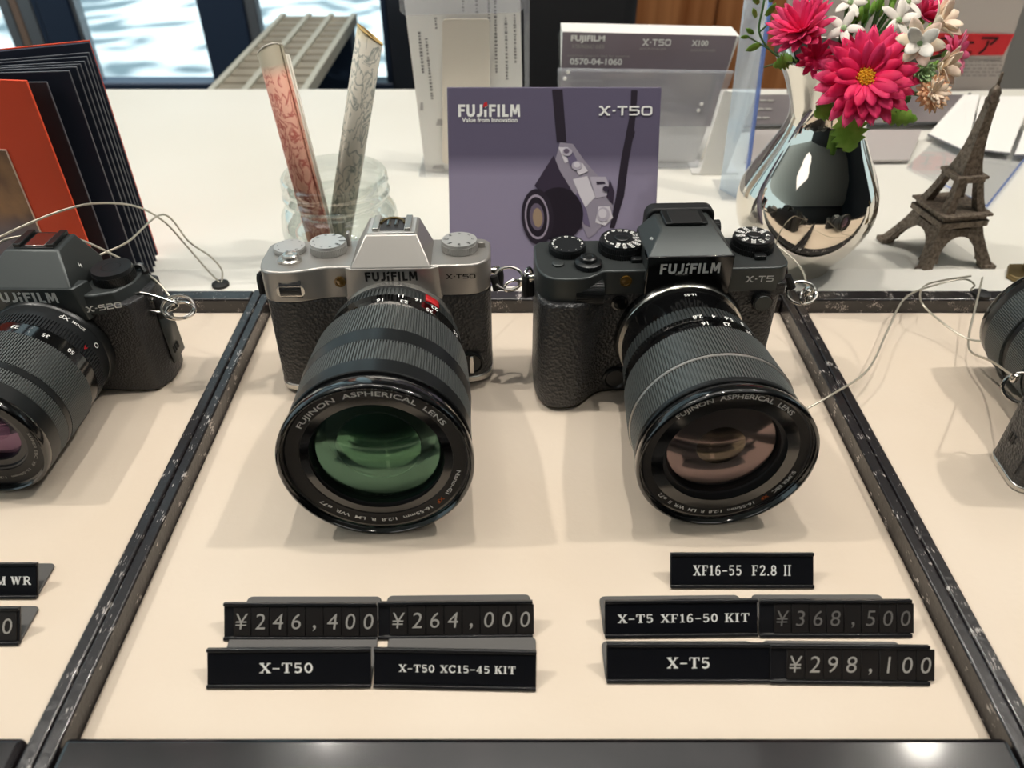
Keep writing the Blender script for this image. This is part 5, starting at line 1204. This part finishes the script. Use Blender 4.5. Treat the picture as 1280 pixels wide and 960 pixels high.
# arches between legs
am = MB()
for k in range(4):
    T = Matrix.Rotation(k*PI/2, 4, 'Z'); n = 14; vs = []; fs = []
    for i in range(n+1):
        a = PI*i/n; xi, zi = .0150*math.cos(a), .006+.0165*math.sin(a)
        yo = .0242-.28*zi*1.15
        xo, zo = .0185*math.cos(a), max(.006, .0270 if .2 < i/n < .8 else .006+.0215*math.sin(a))
        for (x, z) in ((xi, zi), (xo, zo)):
            y = -(.0262-.0115*z/.031); vs += [(x, y, z), (x, y+.0028, z)]
    for i in range(n):
        b = 4*i; fs += [(b, b+2, b+6, b+4), (b+1, b+5, b+7, b+3), (b, b+4, b+5, b+1), (b+2, b+3, b+7, b+6)]
    am.add(vs, fs, T)
am.build('arch', M['iron'], et, smooth=30)
MB().prism([(x, y) for x, y, _ in q4(.0178, 0)], .0290, .0335).prism([(x, y) for x, y, _ in q4(.0162, 0)], .0335, .0365).prism([(x, y) for x, y, _ in q4(.0185, 0)], .0365, .0385).build('first_platform', M['iron'], et, bevel=.0005)
for sx in (-1, 1):
    for sy_ in (-1, 1):
        lm = MB(); vs = []
        for c, w, z in ((.0150, .0065, .038), (.0118, .0056, .048), (.0092, .0050, .0585)):
            vs += [(sx*c, sy_*c, z), (sx*(c-w), sy_*c, z), (sx*(c-w), sy_*(c-w), z), (sx*c, sy_*(c-w), z)]
        lm.add(vs, [(3, 2, 1, 0)] + [(4*i+k, 4*i+(k+1) % 4, 4*i+4+(k+1) % 4, 4*i+4+k) for i in range(2) for k in range(4)] + [(8, 9, 10, 11)]); lm.build('upper_leg', M['iron'], et, bevel=.0003)
MB().prism([(x, y) for x, y, _ in q4(.0098, 0)], .0575, .0600).prism([(x, y) for x, y, _ in q4(.0108, 0)], .0600, .0622).build('second_platform', M['iron'], et, bevel=.0004)
mb = MB(); secs = [(.0078, .062), (.0059, .070), (.0046, .079), (.0037, .089), (.0031, .099), (.0028, .108)]
vs = []; 
for h, z in secs: vs += q4(h, z)
mb.add(vs, [(4*i+k, 4*i+(k+1) % 4, 4*i+4+(k+1) % 4, 4*i+4+k) for i in range(5) for k in range(4)] + [(20, 21, 22, 23)])
mb.build('spire', M['iron'], et, bevel=.0004)
MB().lathe([(.0042, .1075), (.0042, .1095), (.0034, .111), (.0036, .114), (.0026, .1165), (.0011, .1185), (.0009, .1255), (.0001, .1262)], 16).build('spire_tip', M['iron'], et)
# brass foot at the right edge
bf = thing('brass_foot', 'corner of a small brass stand foot at the right edge, beyond the tray', 'stand foot', G(1292, 346, .004))
MB().prism([(-.020, -.002), (-.017, -.008), (.02, -.009), (.02, .012), (-.012, .012)], .0, .0035).build('foot_plate', M['brass_dark'], bf, bevel=.0008)
MB().prism([(-.008, -.003), (.02, -.004), (.02, .008), (-.005, .008)], .0035, .0075).build('foot_step', M['brass_dark'], bf, bevel=.0008)
MB().lathe([(.004, .0075), (.003, .03), (.0035, .06), (.0002, .064)], 16, Matrix.Translation((.010, .002, 0))).build('foot_post', M['brass_dark'], bf)

# ------------------------------------------------------------------ security cables, split rings, clips
def ringpts(c, r, nrm, n=26, sq=1.0):
    q = Vector(nrm).normalized().to_track_quat('Z', 'Y'); return [Vector(c) + q @ Vector((r*math.cos(2*PI*k/n), r*sq*math.sin(2*PI*k/n), 0)) for k in range(n)]
def tether(label, base, cords, rings=(), knots=(), clips=(), grommet=None, r=.00062):
    b = Vector(base); o = thing('security_cable', label, 'security cable', b, group='thin steel security cables')
    for pth in cords: MB().tube([p-b for p in smooth_path(pth, 8)], r, 7).build('cord', M['steel_wire'], o)
    for c, rr, nrm, sq in rings: MB().tube([p-b for p in ringpts(c, rr, nrm, sq=sq)], .00085, 8, True).build('split_ring', M['steel'], o)
    for c in knots: MB().lathe([(.0001, -.0026), (.0016, -.0020), (.0020, 0), (.0016, .0020), (.0001, .0026)], 12, Matrix.Translation(Vector(c)-b)).build('crimp', M['steel'], o)
    for p, q in clips: MB().tube([Vector(p)-b, Vector(q)-b], .0021, 10).build('clip', M['blk_matte'], o)
    if grommet: MB().lathe([(.0055, 0), (.0055, .0018), (.004, .0026), (.0001, .0026)], 18, Matrix.Translation(Vector(grommet)-b)).build('grommet', M['blk_matte'], o)
    return o
gL = G(276, 357, .004)
tether('wire looping over the left black camera down to a hole in the counter', gL,
       [[AY(-8, 300, .36), AY(30, 282, .375), AY(78, 263, .39), AY(122, 254, .405), AY(170, 258, .435), AY(205, 277, .455), AY(232, 306, .460), AY(257, 335, .452), gL+Vector((0, 0, .002))],
        [AY(122, 320, .392), AY(160, 302, .405), AY(204, 268, .45), AY(236, 302, .465), AY(262, 320, .462), AY(277, 337, .452), gL+Vector((.001, 0, .002))],
        [AY(-8, 308, .36), AY(12, 298, .365), AY(60, 293, .372), AY(104, 301, .380), AY(165, 331, .368), AY(196, 352, .356), AY(217, 377, .349)]],
       rings=[(AY(222, 384, .343), .0080, (.35, -.7, .6), .78)], knots=[AY(219, 379, .344)], grommet=gL)
MBc = thing('ring_clip', 'shiny wire clip and split ring on the left camera strap lug', 'clip', AY(195, 378, .346), group='clips on camera lugs')
c0 = AY(195, 378, .346)
MB().tube([p-c0 for p in smooth_path([AY(166, 372, .343), AY(176, 366, .343), AY(206, 374, .343), AY(222, 382, .342), AY(205, 390, .342), AY(186, 388, .342), AY(174, 384, .343)], 6, True)], .0007, 8, True).build('wire_clip', M['steel'], MBc)
MB().tube([p-c0 for p in ringpts(AY(226, 388, .341), .0070, (.2, -.8, .5), sq=.6)], .0009, 8, True).build('split_ring', M['steel'], MBc)
# silver camera, right lug
tether('split ring and wire at the right lug of the silver camera', AY(640, 350, .353),
       [[AY(651, 352, .350), AY(660, 350, .352), AY(672, 346, .385), AY(690, 350, .42), AY(720, 372, .42)]],
       rings=[(AY(636, 348, .352), .0078, (.2, -.6, .75), .8), (AY(640, 357, .350), .0050, (.5, -.7, .4), .5)], knots=[AY(651, 352, .350)], clips=[(AY(617, 345, .350), AY(621, 362, .349))])
# left lug of the black camera
tether('metal clip on the left lug of the black camera', AY(664, 350, .352), [[AY(656, 352, .350), AY(664, 346, .352)]],
       rings=[(AY(661, 345, .353), .0042, (.9, -.4, .2), 1)], clips=[(AY(663, 352, .351), AY(663, 369, .350))])
# right lug of the black camera
tether('silver ring, clip and wire at the right lug of the black camera', AY(1005, 365, .352),
       [[G(948, 352, .0045), AY(950, 318, .425), AY(962, 304, .402), AY(985, 318, .39), AY(1003, 338, .375), AY(1010, 362, .353)]],
       rings=[(AY(1002, 366, .350), .0085, (.1, -.55, .8), .75), (AY(1008, 370, .349), .0058, (.6, -.6, .4), .7)], knots=[AY(1010, 366, .350), AY(1011, 373, .349)], clips=[(AY(984, 345, .350), AY(990, 360, .349))])
# long wire from the black camera's lens over the rail to the right
gR = G(1226, 372, .010)
tether('long wire crossing the right rail to a hole beyond the tray at right', gR,
       [[G(1006, 512, .012), G(1042, 492, .014), G(1085, 462, .012), G(1110, 412, .010), AY(1132, 372, .408), AY(1170, 356, .425), AY(1205, 349, .43), AY(1218, 356, .432), AY(1214, 363, .430), G(1226, 370, .0105)],
        [AY(1214, 345, .43), AY(1180, 350, .432), AY(1155, 358, .425), AY(1152, 378, .40), AY(1180, 405, .385), AY(1212, 424, .37), AY(1240, 426, .36)],
        [AY(1228, 347, .432), AY(1219, 385, .40), AY(1211, 420, .375), AY(1214, 440, .355), AY(1240, 452, .33), AY(1266, 470, .288)]],
       rings=[(AY(1280, 485, .285), .0090, (-.3, -.8, .35), .8), (AY(1290, 478, .285), .0060, (.5, -.6, .4), .8)], knots=[AY(1268, 472, .287)], grommet=G(1226, 369, .0098))
